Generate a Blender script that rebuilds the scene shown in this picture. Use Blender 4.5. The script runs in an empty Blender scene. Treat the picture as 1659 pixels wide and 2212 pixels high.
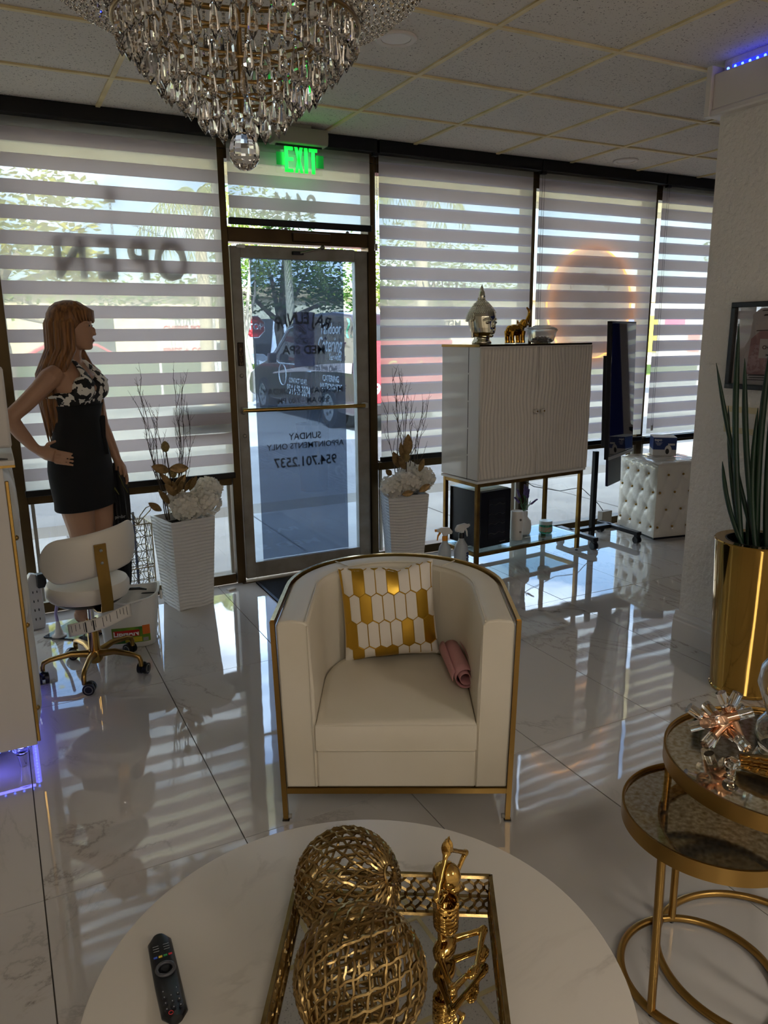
import bpy, bmesh, math, random
from mathutils import Vector, Matrix, Euler, noise
random.seed(7)
S = bpy.context.scene
COL = S.collection
PI = math.pi

# ---------------------------------------------------------------- camera
F, YAW, PIT, ROL = 1632.3, 0.472447, 0.230640, 0.009661
CAM = Vector((0.0, 0.0, 1.51))
fwd = Vector((math.sin(YAW)*math.cos(PIT), math.cos(YAW)*math.cos(PIT), -math.sin(PIT)))
rgt = Vector((math.cos(YAW), -math.sin(YAW), 0))
dwn = fwd.cross(rgt)
r2 = rgt*math.cos(ROL) + dwn*math.sin(ROL)
d2 = -rgt*math.sin(ROL) + dwn*math.cos(ROL)
cd = bpy.data.cameras.new('camera'); cam = bpy.data.objects.new('camera', cd); COL.objects.link(cam)
cam.matrix_world = Matrix(((r2.x, -d2.x, -fwd.x, CAM.x), (r2.y, -d2.y, -fwd.y, CAM.y), (r2.z, -d2.z, -fwd.z, CAM.z), (0, 0, 0, 1)))
cd.sensor_fit = 'VERTICAL'; cd.sensor_height = 36; cd.lens = F/2212*36
cd.clip_start = 0.02; cd.clip_end = 400
S.camera = cam

# ---------------------------------------------------------------- world, sun, exposure
w = bpy.data.worlds.new('world'); S.world = w; w.use_nodes = True
wn = w.node_tree.nodes; wl = w.node_tree.links
bg = wn['Background']
sky = wn.new('ShaderNodeTexSky'); sky.sky_type = 'NISHITA'; sky.sun_disc = False
sky.sun_elevation = math.radians(40); sky.sun_rotation = math.radians(200); sky.air_density = 1.0; sky.dust_density = 1.2
tc = wn.new('ShaderNodeTexCoord'); cl = wn.new('ShaderNodeTexNoise'); cl.inputs['Scale'].default_value = 2.6; cl.inputs['Detail'].default_value = 6
mp = wn.new('ShaderNodeMapping'); mp.inputs['Scale'].default_value = (1, 1, 3)
cr = wn.new('ShaderNodeValToRGB'); cr.color_ramp.elements[0].position = .44; cr.color_ramp.elements[1].position = .66
mx = wn.new('ShaderNodeMix'); mx.data_type = 'RGBA'
wl.new(tc.outputs['Generated'], mp.inputs['Vector']); wl.new(mp.outputs[0], cl.inputs['Vector']); wl.new(cl.outputs['Fac'], cr.inputs[0])
wl.new(cr.outputs[0], mx.inputs[0]); wl.new(sky.outputs[0], mx.inputs[6]); mx.inputs[7].default_value = (13, 13, 13.5, 1)
wl.new(mx.outputs[2], bg.inputs['Color']); bg.inputs['Strength'].default_value = 0.65

sd = bpy.data.lights.new('sun', 'SUN'); so = bpy.data.objects.new('sun', sd); COL.objects.link(so)
sd.energy = 20; sd.angle = math.radians(.6); sd.color = (1, .95, .86)
so.rotation_euler = Vector((.35, .80, -.66)).to_track_quat('-Z', 'Y').to_euler()

S.view_settings.view_transform = 'Standard'; S.view_settings.look = 'None'
S.view_settings.exposure = 0.92; S.view_settings.gamma = 1; S.view_settings.use_curve_mapping = False
S.cycles.use_denoising = True
S.cycles.use_adaptive_sampling = True; S.cycles.adaptive_threshold = .025
S.cycles.max_bounces = 9; S.cycles.diffuse_bounces = 4; S.cycles.glossy_bounces = 4; S.cycles.transmission_bounces = 7; S.cycles.transparent_max_bounces = 16
S.cycles.caustics_reflective = False; S.cycles.caustics_refractive = False
S.cycles.sample_clamp_indirect = 6

FILL_W = 12.5      # power of each added fill panel, unseen behind the viewer

# ---------------------------------------------------------------- materials
def lin(c):
    return tuple(((x/255)/12.92 if x/255 <= .04045 else ((x/255+.055)/1.055)**2.4) for x in c)
MATS = {}
def mat(name, col, rough=.5, metal=0, spec=.5, trans=0, ior=1.45, emit=None, es=0, bump=None, var=None, coat=0, alpha=1, sss=0, sheen=0, vscale=(1, 1, 1)):
    if name in MATS: return MATS[name]
    m = bpy.data.materials.new(name); m.use_nodes = True; MATS[name] = m
    nt = m.node_tree; b = nt.nodes['Principled BSDF']; I = b.inputs
    I['Base Color'].default_value = (*lin(col), 1); I['Roughness'].default_value = rough; I['Metallic'].default_value = metal
    I['Specular IOR Level'].default_value = spec; I['Transmission Weight'].default_value = trans; I['IOR'].default_value = ior
    I['Coat Weight'].default_value = coat; I['Alpha'].default_value = alpha; I['Sheen Weight'].default_value = sheen
    if emit: I['Emission Color'].default_value = (*lin(emit), 1); I['Emission Strength'].default_value = es
    if bump or var:
        t = nt.nodes.new('ShaderNodeTexCoord'); mpp = nt.nodes.new('ShaderNodeMapping'); mpp.inputs['Scale'].default_value = vscale
        nt.links.new(t.outputs['Object'], mpp.inputs[0])
    if bump:
        n = nt.nodes.new('ShaderNodeTexNoise'); n.inputs['Scale'].default_value = bump[0]; n.inputs['Detail'].default_value = 4
        bp = nt.nodes.new('ShaderNodeBump'); bp.inputs['Strength'].default_value = bump[1]; bp.inputs['Distance'].default_value = bump[2] if len(bump) > 2 else .005
        nt.links.new(mpp.outputs[0], n.inputs['Vector']); nt.links.new(n.outputs['Fac'], bp.inputs['Height']); nt.links.new(bp.outputs[0], I['Normal'])
    if var:   # (scale, second colour)
        n = nt.nodes.new('ShaderNodeTexNoise'); n.inputs['Scale'].default_value = var[0]; n.inputs['Detail'].default_value = 5
        r = nt.nodes.new('ShaderNodeValToRGB'); r.color_ramp.elements[0].color = (*lin(col), 1); r.color_ramp.elements[1].color = (*lin(var[1]), 1)
        r.color_ramp.elements[0].position = .38; r.color_ramp.elements[1].position = .68
        nt.links.new(mpp.outputs[0], n.inputs['Vector']); nt.links.new(n.outputs['Fac'], r.inputs[0]); nt.links.new(r.outputs[0], I['Base Color'])
    return m
def nodes_mat(name):
    m = bpy.data.materials.new(name); m.use_nodes = True; MATS[name] = m
    return m, m.node_tree.nodes, m.node_tree.links, m.node_tree.nodes['Principled BSDF']
def N(nodes, kind, **kw):
    n = nodes.new(kind)
    for k, v in kw.items():
        if k in n.inputs: n.inputs[k].default_value = v
        else: setattr(n, k, v)
    return n
def pane_mat(name, tint, gloss=1.0, rough=.0, film=None):
    """thin glass: tinted see-through plus fresnel reflection"""
    m = bpy.data.materials.new(name); m.use_nodes = True; MATS[name] = m
    n, l = m.node_tree.nodes, m.node_tree.links
    n.remove(n['Principled BSDF']); out = n['Material Output']
    tr = N(n, 'ShaderNodeBsdfTransparent'); tr.inputs[0].default_value = (*tint, 1)
    gl = N(n, 'ShaderNodeBsdfGlossy'); gl.inputs['Roughness'].default_value = rough
    lw = N(n, 'ShaderNodeLayerWeight', Blend=.5); pw = N(n, 'ShaderNodeMath', operation='POWER'); pw.inputs[1].default_value = 5; l.new(lw.outputs['Facing'], pw.inputs[0])
    fr = N(n, 'ShaderNodeMath', operation='MULTIPLY_ADD'); fr.inputs[1].default_value = .96; fr.inputs[2].default_value = .04; l.new(pw.outputs[0], fr.inputs[0])
    mul = N(n, 'ShaderNodeMath', operation='MULTIPLY', use_clamp=True); mul.inputs[1].default_value = gloss
    mix = N(n, 'ShaderNodeMixShader')
    l.new(fr.outputs[0], mul.inputs[0]); l.new(mul.outputs[0], mix.inputs[0]); l.new(tr.outputs[0], mix.inputs[1]); l.new(gl.outputs[0], mix.inputs[2])
    if film:
        df = N(n, 'ShaderNodeBsdfTranslucent'); df.inputs[0].default_value = (*film[1], 1)
        m2 = N(n, 'ShaderNodeMixShader'); m2.inputs[0].default_value = film[0]
        l.new(mix.outputs[0], m2.inputs[1]); l.new(df.outputs[0], m2.inputs[2]); mix = m2
    l.new(mix.outputs[0], out.inputs['Surface'])
    return m
def fabric_mat(name, col, see, back):
    """thin blind fabric: see-through share, translucent share, rest diffuse"""
    m = bpy.data.materials.new(name); m.use_nodes = True; MATS[name] = m
    n, l = m.node_tree.nodes, m.node_tree.links
    n.remove(n['Principled BSDF']); out = n['Material Output']
    d = N(n, 'ShaderNodeBsdfDiffuse'); d.inputs[0].default_value = (*lin(col), 1)
    t = N(n, 'ShaderNodeBsdfTranslucent'); t.inputs[0].default_value = (*lin(col), 1)
    m1 = N(n, 'ShaderNodeMixShader'); m1.inputs[0].default_value = back
    l.new(d.outputs[0], m1.inputs[1]); l.new(t.outputs[0], m1.inputs[2])
    tr = N(n, 'ShaderNodeBsdfTransparent'); m2 = N(n, 'ShaderNodeMixShader'); m2.inputs[0].default_value = see
    l.new(m1.outputs[0], m2.inputs[1]); l.new(tr.outputs[0], m2.inputs[2]); l.new(m2.outputs[0], out.inputs['Surface'])
    return m

GOLD = mat('brushed_gold', (164, 130, 72), .3, 1)
GOLDP = mat('polished_gold', (196, 158, 86), .13, 1)
GOLDA = mat('antique_gold', (176, 150, 100), .27, 1, bump=(60, .25, .002), var=(22, (136, 110, 66)))
BLACK = mat('black_plastic', (14, 14, 15), .35)
MBLACK = mat('black_metal', (16, 15, 15), .4, .3)
WHITE = mat('white_paint', (226, 222, 216), .4)
WGLOSS = mat('white_gloss', (228, 224, 216), .12, coat=.4)
CHROME = mat('chrome', (205, 205, 205), .12, 1)
BRONZE = mat('bronze_anodized', (84, 68, 42), .42, .75, var=(3, (62, 48, 28)))
SCREW = mat('screw_metal', (120, 116, 108), .35, 1)

# ---------------------------------------------------------------- mesh helper
class MB:
    def __init__(s): s.bm = bmesh.new()
    def face(s, vs):
        try: return s.bm.faces.new(vs)
        except ValueError: return None
    def box(s, c, d, rz=0, M=None):
        R = Matrix.Rotation(rz, 3, 'Z')
        v = []
        for x in (-.5, .5):
            for y in (-.5, .5):
                for z in (-.5, .5):
                    p = Vector(c) + R @ Vector((x*d[0], y*d[1], z*d[2]))
                    v.append(s.bm.verts.new(M @ p if M else p))
        for f in ((0, 1, 3, 2), (4, 6, 7, 5), (0, 4, 5, 1), (2, 3, 7, 6), (0, 2, 6, 4), (1, 5, 7, 3)): s.face([v[i] for i in f])
        return s
    def ring(s, c, u, v, r, n, ry=None):
        ry = r if ry is None else ry
        return [s.bm.verts.new(c + u*math.cos(2*PI*i/n)*r + v*math.sin(2*PI*i/n)*ry) for i in range(n)]
    def skin(s, A, B):
        n = len(A)
        for i in range(n): s.face([A[i], A[(i+1) % n], B[(i+1) % n], B[i]])
    def cyl(s, a, b, r0, r1=None, n=16, cap=True):
        return s.tube([a, b], [r0, r0 if r1 is None else r1], n, cap=cap)
    def tube(s, pts, r, n=8, closed=False, cap=True, flat=1.0, up=None):
        P = [Vector(p) for p in pts]; k = len(P)
        rr = r if isinstance(r, (list, tuple)) else [r]*k
        T = []
        for i in range(k):
            a = P[(i-1) % k] if (closed or i > 0) else P[i]
            b = P[(i+1) % k] if (closed or i < k-1) else P[i]
            t = (b-a); T.append(t.normalized() if t.length > 1e-9 else Vector((0, 0, 1)))
        u = Vector(up) if up else (Vector((0, 0, 1)) if abs(T[0].z) < .9 else Vector((1, 0, 0)))
        rings = []
        for i in range(k):
            u = (u - T[i]*u.dot(T[i])); u = u.normalized() if u.length > 1e-6 else T[i].orthogonal().normalized()
            v = T[i].cross(u)
            rings.append(s.ring(P[i], v, u, rr[i], n, rr[i]*flat))
        for i in range(k-1): s.skin(rings[i], rings[i+1])
        if closed: s.skin(rings[-1], rings[0])
        elif cap:
            s.face(rings[0][::-1]); s.face(rings[-1])
        return s
    def torus(s, c, R, r, n=48, m=8, axis='Z', arc=None):
        pts = []
        for i in range(n):
            a = 2*PI*i/n
            p = {'Z': (R*math.cos(a), R*math.sin(a), 0), 'Y': (R*math.cos(a), 0, R*math.sin(a)), 'X': (0, R*math.cos(a), R*math.sin(a))}[axis]
            pts.append(Vector(c)+Vector(p))
        return s.tube(pts, r, m, closed=True, up={'Z': (0, 0, 1), 'Y': (0, 1, 0), 'X': (1, 0, 0)}[axis])
    def lathe(s, prof, n=32, c=(0, 0, 0), M=None, cap=True):
        c = Vector(c); rings = []
        for r, z in prof:
            R = [s.bm.verts.new((M @ (c+Vector((max(r, 1e-4)*math.cos(2*PI*i/n), max(r, 1e-4)*math.sin(2*PI*i/n), z)))) if M else (c+Vector((max(r, 1e-4)*math.cos(2*PI*i/n), max(r, 1e-4)*math.sin(2*PI*i/n), z)))) for i in range(n)]
            rings.append(R)
        for a, b in zip(rings, rings[1:]): s.skin(a, b)
        if cap: s.face(rings[0][::-1]); s.face(rings[-1])
        return s
    def ball(s, c, r, u=16, v=10, R=None):
        r = (r, r, r) if not isinstance(r, (tuple, list)) else r
        prof = []
        rings = []
        c = Vector(c)
        for j in range(v+1):
            t = PI*j/v; ring = []
            rad = max(math.sin(t), 1e-3)
            for i in range(u):
                p = Vector((r[0]*rad*math.cos(2*PI*i/u), r[1]*rad*math.sin(2*PI*i/u), -r[2]*math.cos(t)))
                if R: p = R @ p
                ring.append(s.bm.verts.new(c+p))
            rings.append(ring)
        for a, b in zip(rings, rings[1:]): s.skin(a, b)
        s.face(rings[0][::-1]); s.face(rings[-1])
        return s
    def loft(s, secs, cap=True):
        """secs: list of lists of points, equal length"""
        rings = [[s.bm.verts.new(Vector(p)) for p in sec] for sec in secs]
        for a, b in zip(rings, rings[1:]): s.skin(a, b)
        if cap: s.face(rings[0][::-1]); s.face(rings[-1])
        return s
    def prism(s, poly, h, M):
        """poly 2-d outline in the M xy plane, extruded h along M z"""
        a = [s.bm.verts.new(M @ Vector((x, y, 0))) for x, y in poly]; b = [s.bm.verts.new(M @ Vector((x, y, h))) for x, y in poly]
        s.face(a[::-1]); s.face(b); s.skin(a, b)
        return s
    def surf(s, f, nu, nv, cu=False, cv=False):
        g = [[s.bm.verts.new(Vector(f(i/(nu if cu else nu-1), j/(nv if cv else nv-1)))) for j in range(nv)] for i in range(nu)]
        for i in range(nu if cu else nu-1):
            for j in range(nv if cv else nv-1):
                s.face([g[i][j], g[(i+1) % nu][j], g[(i+1) % nu][(j+1) % nv], g[i][(j+1) % nv]])
        return s
    def mesh(s, name, smooth=None):
        bmesh.ops.recalc_face_normals(s.bm, faces=s.bm.faces)
        me = bpy.data.meshes.new(name); s.bm.to_mesh(me); s.bm.free()
        if smooth is not None:
            me.shade_smooth(); me.set_sharp_from_angle(angle=math.radians(smooth))
        return me
    def build(s, name, m, parent=None, smooth=None, bevel=0, sub=0, solid=0, loc=None, seg=2):
        me = s.mesh(name, 40 if (bevel and smooth is None) else smooth)
        return put(name, me, m, parent, bevel, sub, solid, loc, seg)
def put(name, me, m, parent=None, bevel=0, sub=0, solid=0, loc=None, seg=2):
    if m and not me.materials: me.materials.append(m)
    o = bpy.data.objects.new(name, me); COL.objects.link(o)
    if parent: o.parent = parent
    if loc is not None: o.location = loc
    if solid:
        k = o.modifiers.new('s', 'SOLIDIFY'); k.thickness = solid; k.offset = 0
    if bevel:
        k = o.modifiers.new('b', 'BEVEL'); k.width = bevel; k.segments = seg; k.limit_method = 'ANGLE'; k.angle_limit = math.radians(35)
    if sub:
        k = o.modifiers.new('u', 'SUBSURF'); k.levels = sub; k.render_levels = sub
    return o
def tag(o, label=None, cat=None, group=None, kind=None):
    if label: o['label'] = label
    if cat: o['category'] = cat
    if group: o['group'] = group
    if kind: o['kind'] = kind
    return o
def thing(name, label, cat, loc=(0, 0, 0), rz=0, group=None):
    o = bpy.data.objects.new(name, None); COL.objects.link(o); o.empty_display_size = .05
    o.location = loc; o.rotation_euler = (0, 0, rz)
    return tag(o, label, cat, group)
def struct(name, loc=(0, 0, 0)):
    o = bpy.data.objects.new(name, None); COL.objects.link(o); o.empty_display_size = .05; o.location = loc; o['kind'] = 'structure'
    return o
def twin(o, parent=None, loc=None):
    c = o.copy(); COL.objects.link(c)
    if parent is not None: c.parent = parent
    if loc is not None: c.location = loc
    return c
def copy_tree(o, parent=None, loc=None, rz=None):
    c = o.copy(); COL.objects.link(c); c.parent = parent
    if loc is not None: c.location = loc
    if rz is not None: c.rotation_euler = (0, 0, rz)
    for ch in list(o.children): copy_tree(ch, c)
    return c
def remeshed(mb, voxel, smooth=4, factor=.5):
    """weld overlapping volumes into one continuous skin"""
    me = mb.mesh('tmp'); o = bpy.data.objects.new('tmp', me); COL.objects.link(o)
    k = o.modifiers.new('r', 'REMESH'); k.mode = 'VOXEL'; k.voxel_size = voxel
    if smooth:
        k = o.modifiers.new('s', 'SMOOTH'); k.iterations = smooth; k.factor = factor
    dg = bpy.context.evaluated_depsgraph_get(); dg.update()
    out = bpy.data.meshes.new_from_object(o.evaluated_get(dg)); out.shade_smooth()
    bpy.data.objects.remove(o); bpy.data.meshes.remove(me)
    return out
def text_mesh(txt, size, depth=.001, bold=0, align='CENTER', shear=0, sx=1.0, space=1.0):
    c = bpy.data.curves.new('t', 'FONT'); c.body = txt; c.size = size; c.extrude = depth/2; c.offset = bold
    c.align_x = align; c.align_y = 'CENTER'; c.shear = shear; c.resolution_u = 3; c.space_character = space
    o = bpy.data.objects.new('t', c); COL.objects.link(o)
    dg = bpy.context.evaluated_depsgraph_get(); dg.update()
    me = bpy.data.meshes.new_from_object(o.evaluated_get(dg))
    bpy.data.objects.remove(o); bpy.data.curves.remove(c)
    if sx != 1: me.transform(Matrix.Diagonal((sx, 1, 1, 1)))
    return me
# frames: text x axis and up axis in the parent's space
def frame(o, xaxis, yaxis): 
    x = Vector(xaxis).normalized(); y = Vector(yaxis).normalized(); z = x.cross(y)
    return Matrix(((x.x, y.x, z.x, o[0]), (x.y, y.y, z.y, o[1]), (x.z, y.z, z.z, o[2]), (0, 0, 0, 1)))
def lettering(name, txt, size, m, parent, M, **kw):
    me = text_mesh(txt, size, **kw); me.transform(M)
    return put(name, me, m, parent)
def ell(cx, cy, z, rx, ry, n=20, rot=0, tilt=0):
    return [(cx+rx*math.cos(2*PI*i/n), cy+ry*math.sin(2*PI*i/n), z+tilt*ry*math.sin(2*PI*i/n)) for i in range(n)]

# ---------------------------------------------------------------- setting: floor
WY = 4.443                      # plane of the shop front
X0, X1, Y0 = -1.25, 6.5, -3.2   # room extents
ZC = 2.635
def floor_mat():
    m, n, l, b = nodes_mat('polished_marble_tile')
    geo = N(n, 'ShaderNodeNewGeometry'); oi = N(n, 'ShaderNodeObjectInfo')
    off = N(n, 'ShaderNodeVectorMath', operation='SCALE'); comb = N(n, 'ShaderNodeCombineXYZ')
    mul = N(n, 'ShaderNodeMath', operation='MULTIPLY'); mul.inputs[1].default_value = 40
    l.new(oi.outputs['Random'], mul.inputs[0]); l.new(mul.outputs[0], comb.inputs[0]); l.new(mul.outputs[0], comb.inputs[2])
    add = N(n, 'ShaderNodeVectorMath', operation='ADD'); l.new(geo.outputs['Position'], add.inputs[0]); l.new(comb.outputs[0], add.inputs[1])
    mp_ = N(n, 'ShaderNodeMapping'); mp_.inputs['Rotation'].default_value = (0, 0, .7); mp_.inputs['Scale'].default_value = (1.1, .6, 1)
    l.new(add.outputs[0], mp_.inputs[0])
    n1 = N(n, 'ShaderNodeTexNoise', Scale=1.7, Detail=8, Roughness=.62, Distortion=1.1); l.new(mp_.outputs[0], n1.inputs['Vector'])
    s1 = N(n, 'ShaderNodeMath', operation='SUBTRACT'); s1.inputs[1].default_value = .5; l.new(n1.outputs['Fac'], s1.inputs[0])
    ab = N(n, 'ShaderNodeMath', operation='ABSOLUTE'); l.new(s1.outputs[0], ab.inputs[0])
    r = N(n, 'ShaderNodeValToRGB'); e = r.color_ramp.elements
    e[0].position = 0; e[0].color = (*lin((146, 139, 131)), 1); e[1].position = .03; e[1].color = (*lin((200, 195, 188)), 1)
    e2 = r.color_ramp.elements.new(.012); e2.color = (*lin((192, 185, 176)), 1)
    l.new(ab.outputs[0], r.inputs[0])
    n2 = N(n, 'ShaderNodeTexNoise', Scale=.9, Detail=3); l.new(add.outputs[0], n2.inputs['Vector'])
    r2_ = N(n, 'ShaderNodeValToRGB'); r2_.color_ramp.elements[0].position = .45; r2_.color_ramp.elements[1].position = .6
    l.new(n2.outputs['Fac'], r2_.inputs[0])
    mx_ = N(n, 'ShaderNodeMix', data_type='RGBA'); l.new(r2_.outputs[0], mx_.inputs[0]); mx_.inputs[6].default_value = (*lin((200, 195, 188)), 1); l.new(r.outputs[0], mx_.inputs[7])
    l.new(mx_.outputs[2], b.inputs['Base Color'])
    b.inputs['Roughness'].default_value = .03; b.inputs['Specular IOR Level'].default_value = 1.0; b.inputs['Coat Weight'].default_value = .6; b.inputs['Coat Roughness'].default_value = .02
    n3 = N(n, 'ShaderNodeTexNoise', Scale=7, Detail=1); l.new(geo.outputs['Position'], n3.inputs['Vector'])
    bp = N(n, 'ShaderNodeBump', Strength=.12, Distance=.004); l.new(n3.outputs['Fac'], bp.inputs['Height']); l.new(bp.outputs[0], b.inputs['Normal'])
    return m
FLOORM = floor_mat()
fl = MB().box(((X0+X1)/2, (Y0+WY)/2, -.055), (X1-X0, WY-Y0, .1)).build('floor', mat('grout', (92, 86, 78), .8)); fl['kind'] = 'structure'
TX = [-0.03+.568*k for k in range(-3, 13)]; TY = [2.02+1.22*k for k in range(-5, 3)]
tile_cache = {}
for i in range(len(TX)-1):
    for j in range(len(TY)-1):
        a, b_ = max(TX[i], X0), min(TX[i+1], X1); c, d = max(TY[j], Y0), min(TY[j+1], WY)
        if b_-a < .02 or d-c < .02: continue
        key = (round(b_-a, 3), round(d-c, 3))
        if key not in tile_cache:
            mb = MB().box((0, 0, -.005), (b_-a-.0035, d-c-.0035, .01)); me = mb.mesh('tile'); me.materials.append(FLOORM); tile_cache[key] = me
        o = put('tile', tile_cache[key], None, fl, loc=((a+b_)/2, (c+d)/2, 0))
        o.rotation_euler = (random.uniform(-.0012, .0012), random.uniform(-.0012, .0012), 0)

# ---------------------------------------------------------------- setting: ceiling
def ceil_mat():
    m, n, l, b = nodes_mat('mineral_ceiling_tile')
    t = N(n, 'ShaderNodeNewGeometry')
    n1 = N(n, 'ShaderNodeTexNoise', Scale=125, Detail=2, Roughness=.6); l.new(t.outputs['Position'], n1.inputs['Vector'])
    r = N(n, 'ShaderNodeValToRGB'); r.color_ramp.elements[0].position = .33; r.color_ramp.elements[1].position = .37
    r.color_ramp.elements[0].color = (*lin((104, 97, 90)), 1); r.color_ramp.elements[1].color = (*lin((216, 209, 200)), 1)
    l.new(n1.outputs['Fac'], r.inputs[0])
    n2 = N(n, 'ShaderNodeTexNoise', Scale=260, Detail=2); l.new(t.outputs['Position'], n2.inputs['Vector'])
    bp = N(n, 'ShaderNodeBump', Strength=.5, Distance=.002); l.new(n2.outputs['Fac'], bp.inputs['Height']); l.new(bp.outputs[0], b.inputs['Normal'])
    l.new(r.outputs[0], b.inputs['Base Color']); b.inputs['Roughness'].default_value = .9
    return m
CEILM = ceil_mat()
ce = MB().box(((X0+X1)/2, (Y0+WY)/2, ZC+.075), (X1-X0, WY-Y0, .1)).build('ceiling', mat('ceiling_deck', (120, 114, 106), .9)); ce['kind'] = 'structure'
GX = [1.842+.607*k for k in range(-6, 9)]; GY = [3.235+.607*k for k in range(-11, 3)]
cache = {}
xs = [X0]+[x for x in GX if X0+.03 < x < X1-.03]+[X1]; ys = [Y0]+[y for y in GY if Y0+.03 < y < WY-.03]+[WY]
FILL_BAYS = []
for i in range(len(xs)-1):
    for j in range(len(ys)-1):
        a, b_, c, d = xs[i], xs[i+1], ys[j], ys[j+1]
        if (i in (2, 6, 10)) and (j in (2, 3)):       # openings for the added fill panels behind the viewer
            FILL_BAYS.append((a, b_, c, d)); continue
        key = (round(b_-a, 3), round(d-c, 3))
        if key not in cache:
            me = MB().box((0, 0, .007), (b_-a-.016, d-c-.016, .012)).mesh('ceiling_tile'); me.materials.append(CEILM); cache[key] = me
        o = put('ceiling_tile', cache[key], None, ce, loc=((a+b_)/2, (c+d)/2, ZC))
        o.rotation_euler = (random.uniform(-.003, .003), random.uniform(-.003, .003), 0)
GRIDM = mat('ceiling_grid_cream', (232, 214, 164), .45, var=(5, (204, 184, 132)))
for x in xs[1:-1]: MB().box((x, (Y0+WY)/2, ZC-.001), (.022, WY-Y0-.02, .012)).build('grid_bar', GRIDM, ce)
for y in ys[1:-1]: MB().box(((X0+X1)/2, y, ZC-.0015), (X1-X0-.02, .022, .012)).build('grid_bar', GRIDM, ce)
# fill panels added in the ceiling grid, out of view, to brighten the foreground
for k in range(0, len(FILL_BAYS), 2):
    a, b_, c, d = FILL_BAYS[k][0], FILL_BAYS[k][1], FILL_BAYS[k][2], FILL_BAYS[k+1][3]
    r_ = thing('fill_panel', ('added unseen fill light panel in the ceiling beside the plain side wall', 'added unseen fill light panel in the ceiling along the stucco wall', 'added unseen fill light panel in the ceiling by the blue wall')[k//2], 'fill light', ((a+b_)/2, (c+d)/2, ZC), 0, 'added ceiling fill panels')
    W_, L_ = b_-a-.03, d-c-.03
    fr = MB()
    for sx in (-1, 1): fr.box((sx*(W_/2-.012), 0, .01), (.024, L_, .03))
    for sy in (-1, 1): fr.box((0, sy*(L_/2-.012), .01), (W_-.048, .024, .03))
    fr.build('frame', WHITE, r_)
    MB().box((0, 0, .02), (W_-.05, L_-.05, .006)).build('diffuser', mat('fill_diffuser', (255, 240, 220), .5, emit=(255, 236, 210), es=2.0), r_)
    ld = bpy.data.lights.new('lamp', 'AREA'); ld.shape = 'RECTANGLE'; ld.size = W_-.06; ld.size_y = L_-.06; ld.energy = FILL_W; ld.color = (1, .965, .91)  # area light that supplies the added fill
    lo = bpy.data.objects.new('lamp', ld); COL.objects.link(lo); lo.parent = r_; lo.location = (0, 0, .012)

# ---------------------------------------------------------------- setting: plain walls
STUC = mat('textured_stucco_white', (222, 215, 206), .75, bump=(38, .9, .012))
def wallbox(name, c, d, m=STUC):
    o = MB().box(c, d).build(name, m); o['kind'] = 'structure'; return o
wallbox('wall_left', (X0-.06, (Y0+WY)/2, ZC/2), (.12, WY-Y0, ZC+.2))
wallbox('wall_back', ((X0+X1)/2, Y0-.06, ZC/2), (X1-X0+.24, .12, ZC+.2))
wallbox('wall_far_right', (X1+.06, (Y0+WY)/2, ZC/2), (.12, WY-Y0, ZC+.2), mat('blue_wall', (28, 46, 130), .7))
PX = 2.943
wr = wallbox('wall_right', (PX+.08, (Y0+2.515)/2, ZC/2), (.16, 2.515-Y0, ZC))
# baseboard with moulded top
def baseprof(mb, y0, y1):
    prof = [(0, 0), (-.022, 0), (-.022, .1), (-.017, .108), (-.019, .12), (-.012, .128), (-.008, .145), (0, .148)]
    a = [mb.bm.verts.new((PX+x, y0, z)) for x, z in prof]; b = [mb.bm.verts.new((PX+x, y1, z)) for x, z in prof]
    mb.skin(a, b); mb.face(a); mb.face(b[::-1])
mb = MB(); baseprof(mb, Y0+.01, 2.53); o = mb.build('baseboard_right', mat('trim_white', (214, 206, 198), .4)); o['kind'] = 'structure'
mb = MB().box((PX+.08, 2.525, .07), (.16, .02, .14)).build('baseboard_end', mat('trim_white', (214, 206, 198), .4), o)
# cornice board at the head of the wall, with the blue strip above it
o = MB().box((PX+.065, (Y0+2.53)/2, 2.50), (.21, 2.53-Y0, .165)).build('trim_1', mat('trim_white', (214, 206, 198), .4), bevel=.004); o['kind'] = 'structure'
MB().box((PX+.07, (Y0+2.55)/2, 2.43), (.23, 2.55-Y0, .03)).build('moulding', mat('trim_white', (214, 206, 198), .4), o, bevel=.008)
MB().box((PX+.065, 2.545, 2.515), (.24, .03, .2)).build('end_cap', mat('trim_white', (214, 206, 198), .4), o, bevel=.004)
ls = thing('led_strip', 'glowing blue light strip along the top of the cornice board', 'light strip', (PX-.025, 0, 2.592))
MB().box((0, (Y0+2.5)/2, 0), (.012, 2.5-Y0-.1, .012)).build('strip', mat('blue_led_dim', (24, 30, 160), .3, emit=(28, 40, 255), es=1.2), ls)
dm = MB().ball((0, 0, 0), .006, 8, 5).mesh('diode'); dm.materials.append(mat('blue_led', (90, 110, 255), .3, emit=(80, 110, 255), es=3))
for k in range(40): put('diode', dm, None, ls, loc=(-.006, 2.47-.035*k, -.004))

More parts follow.
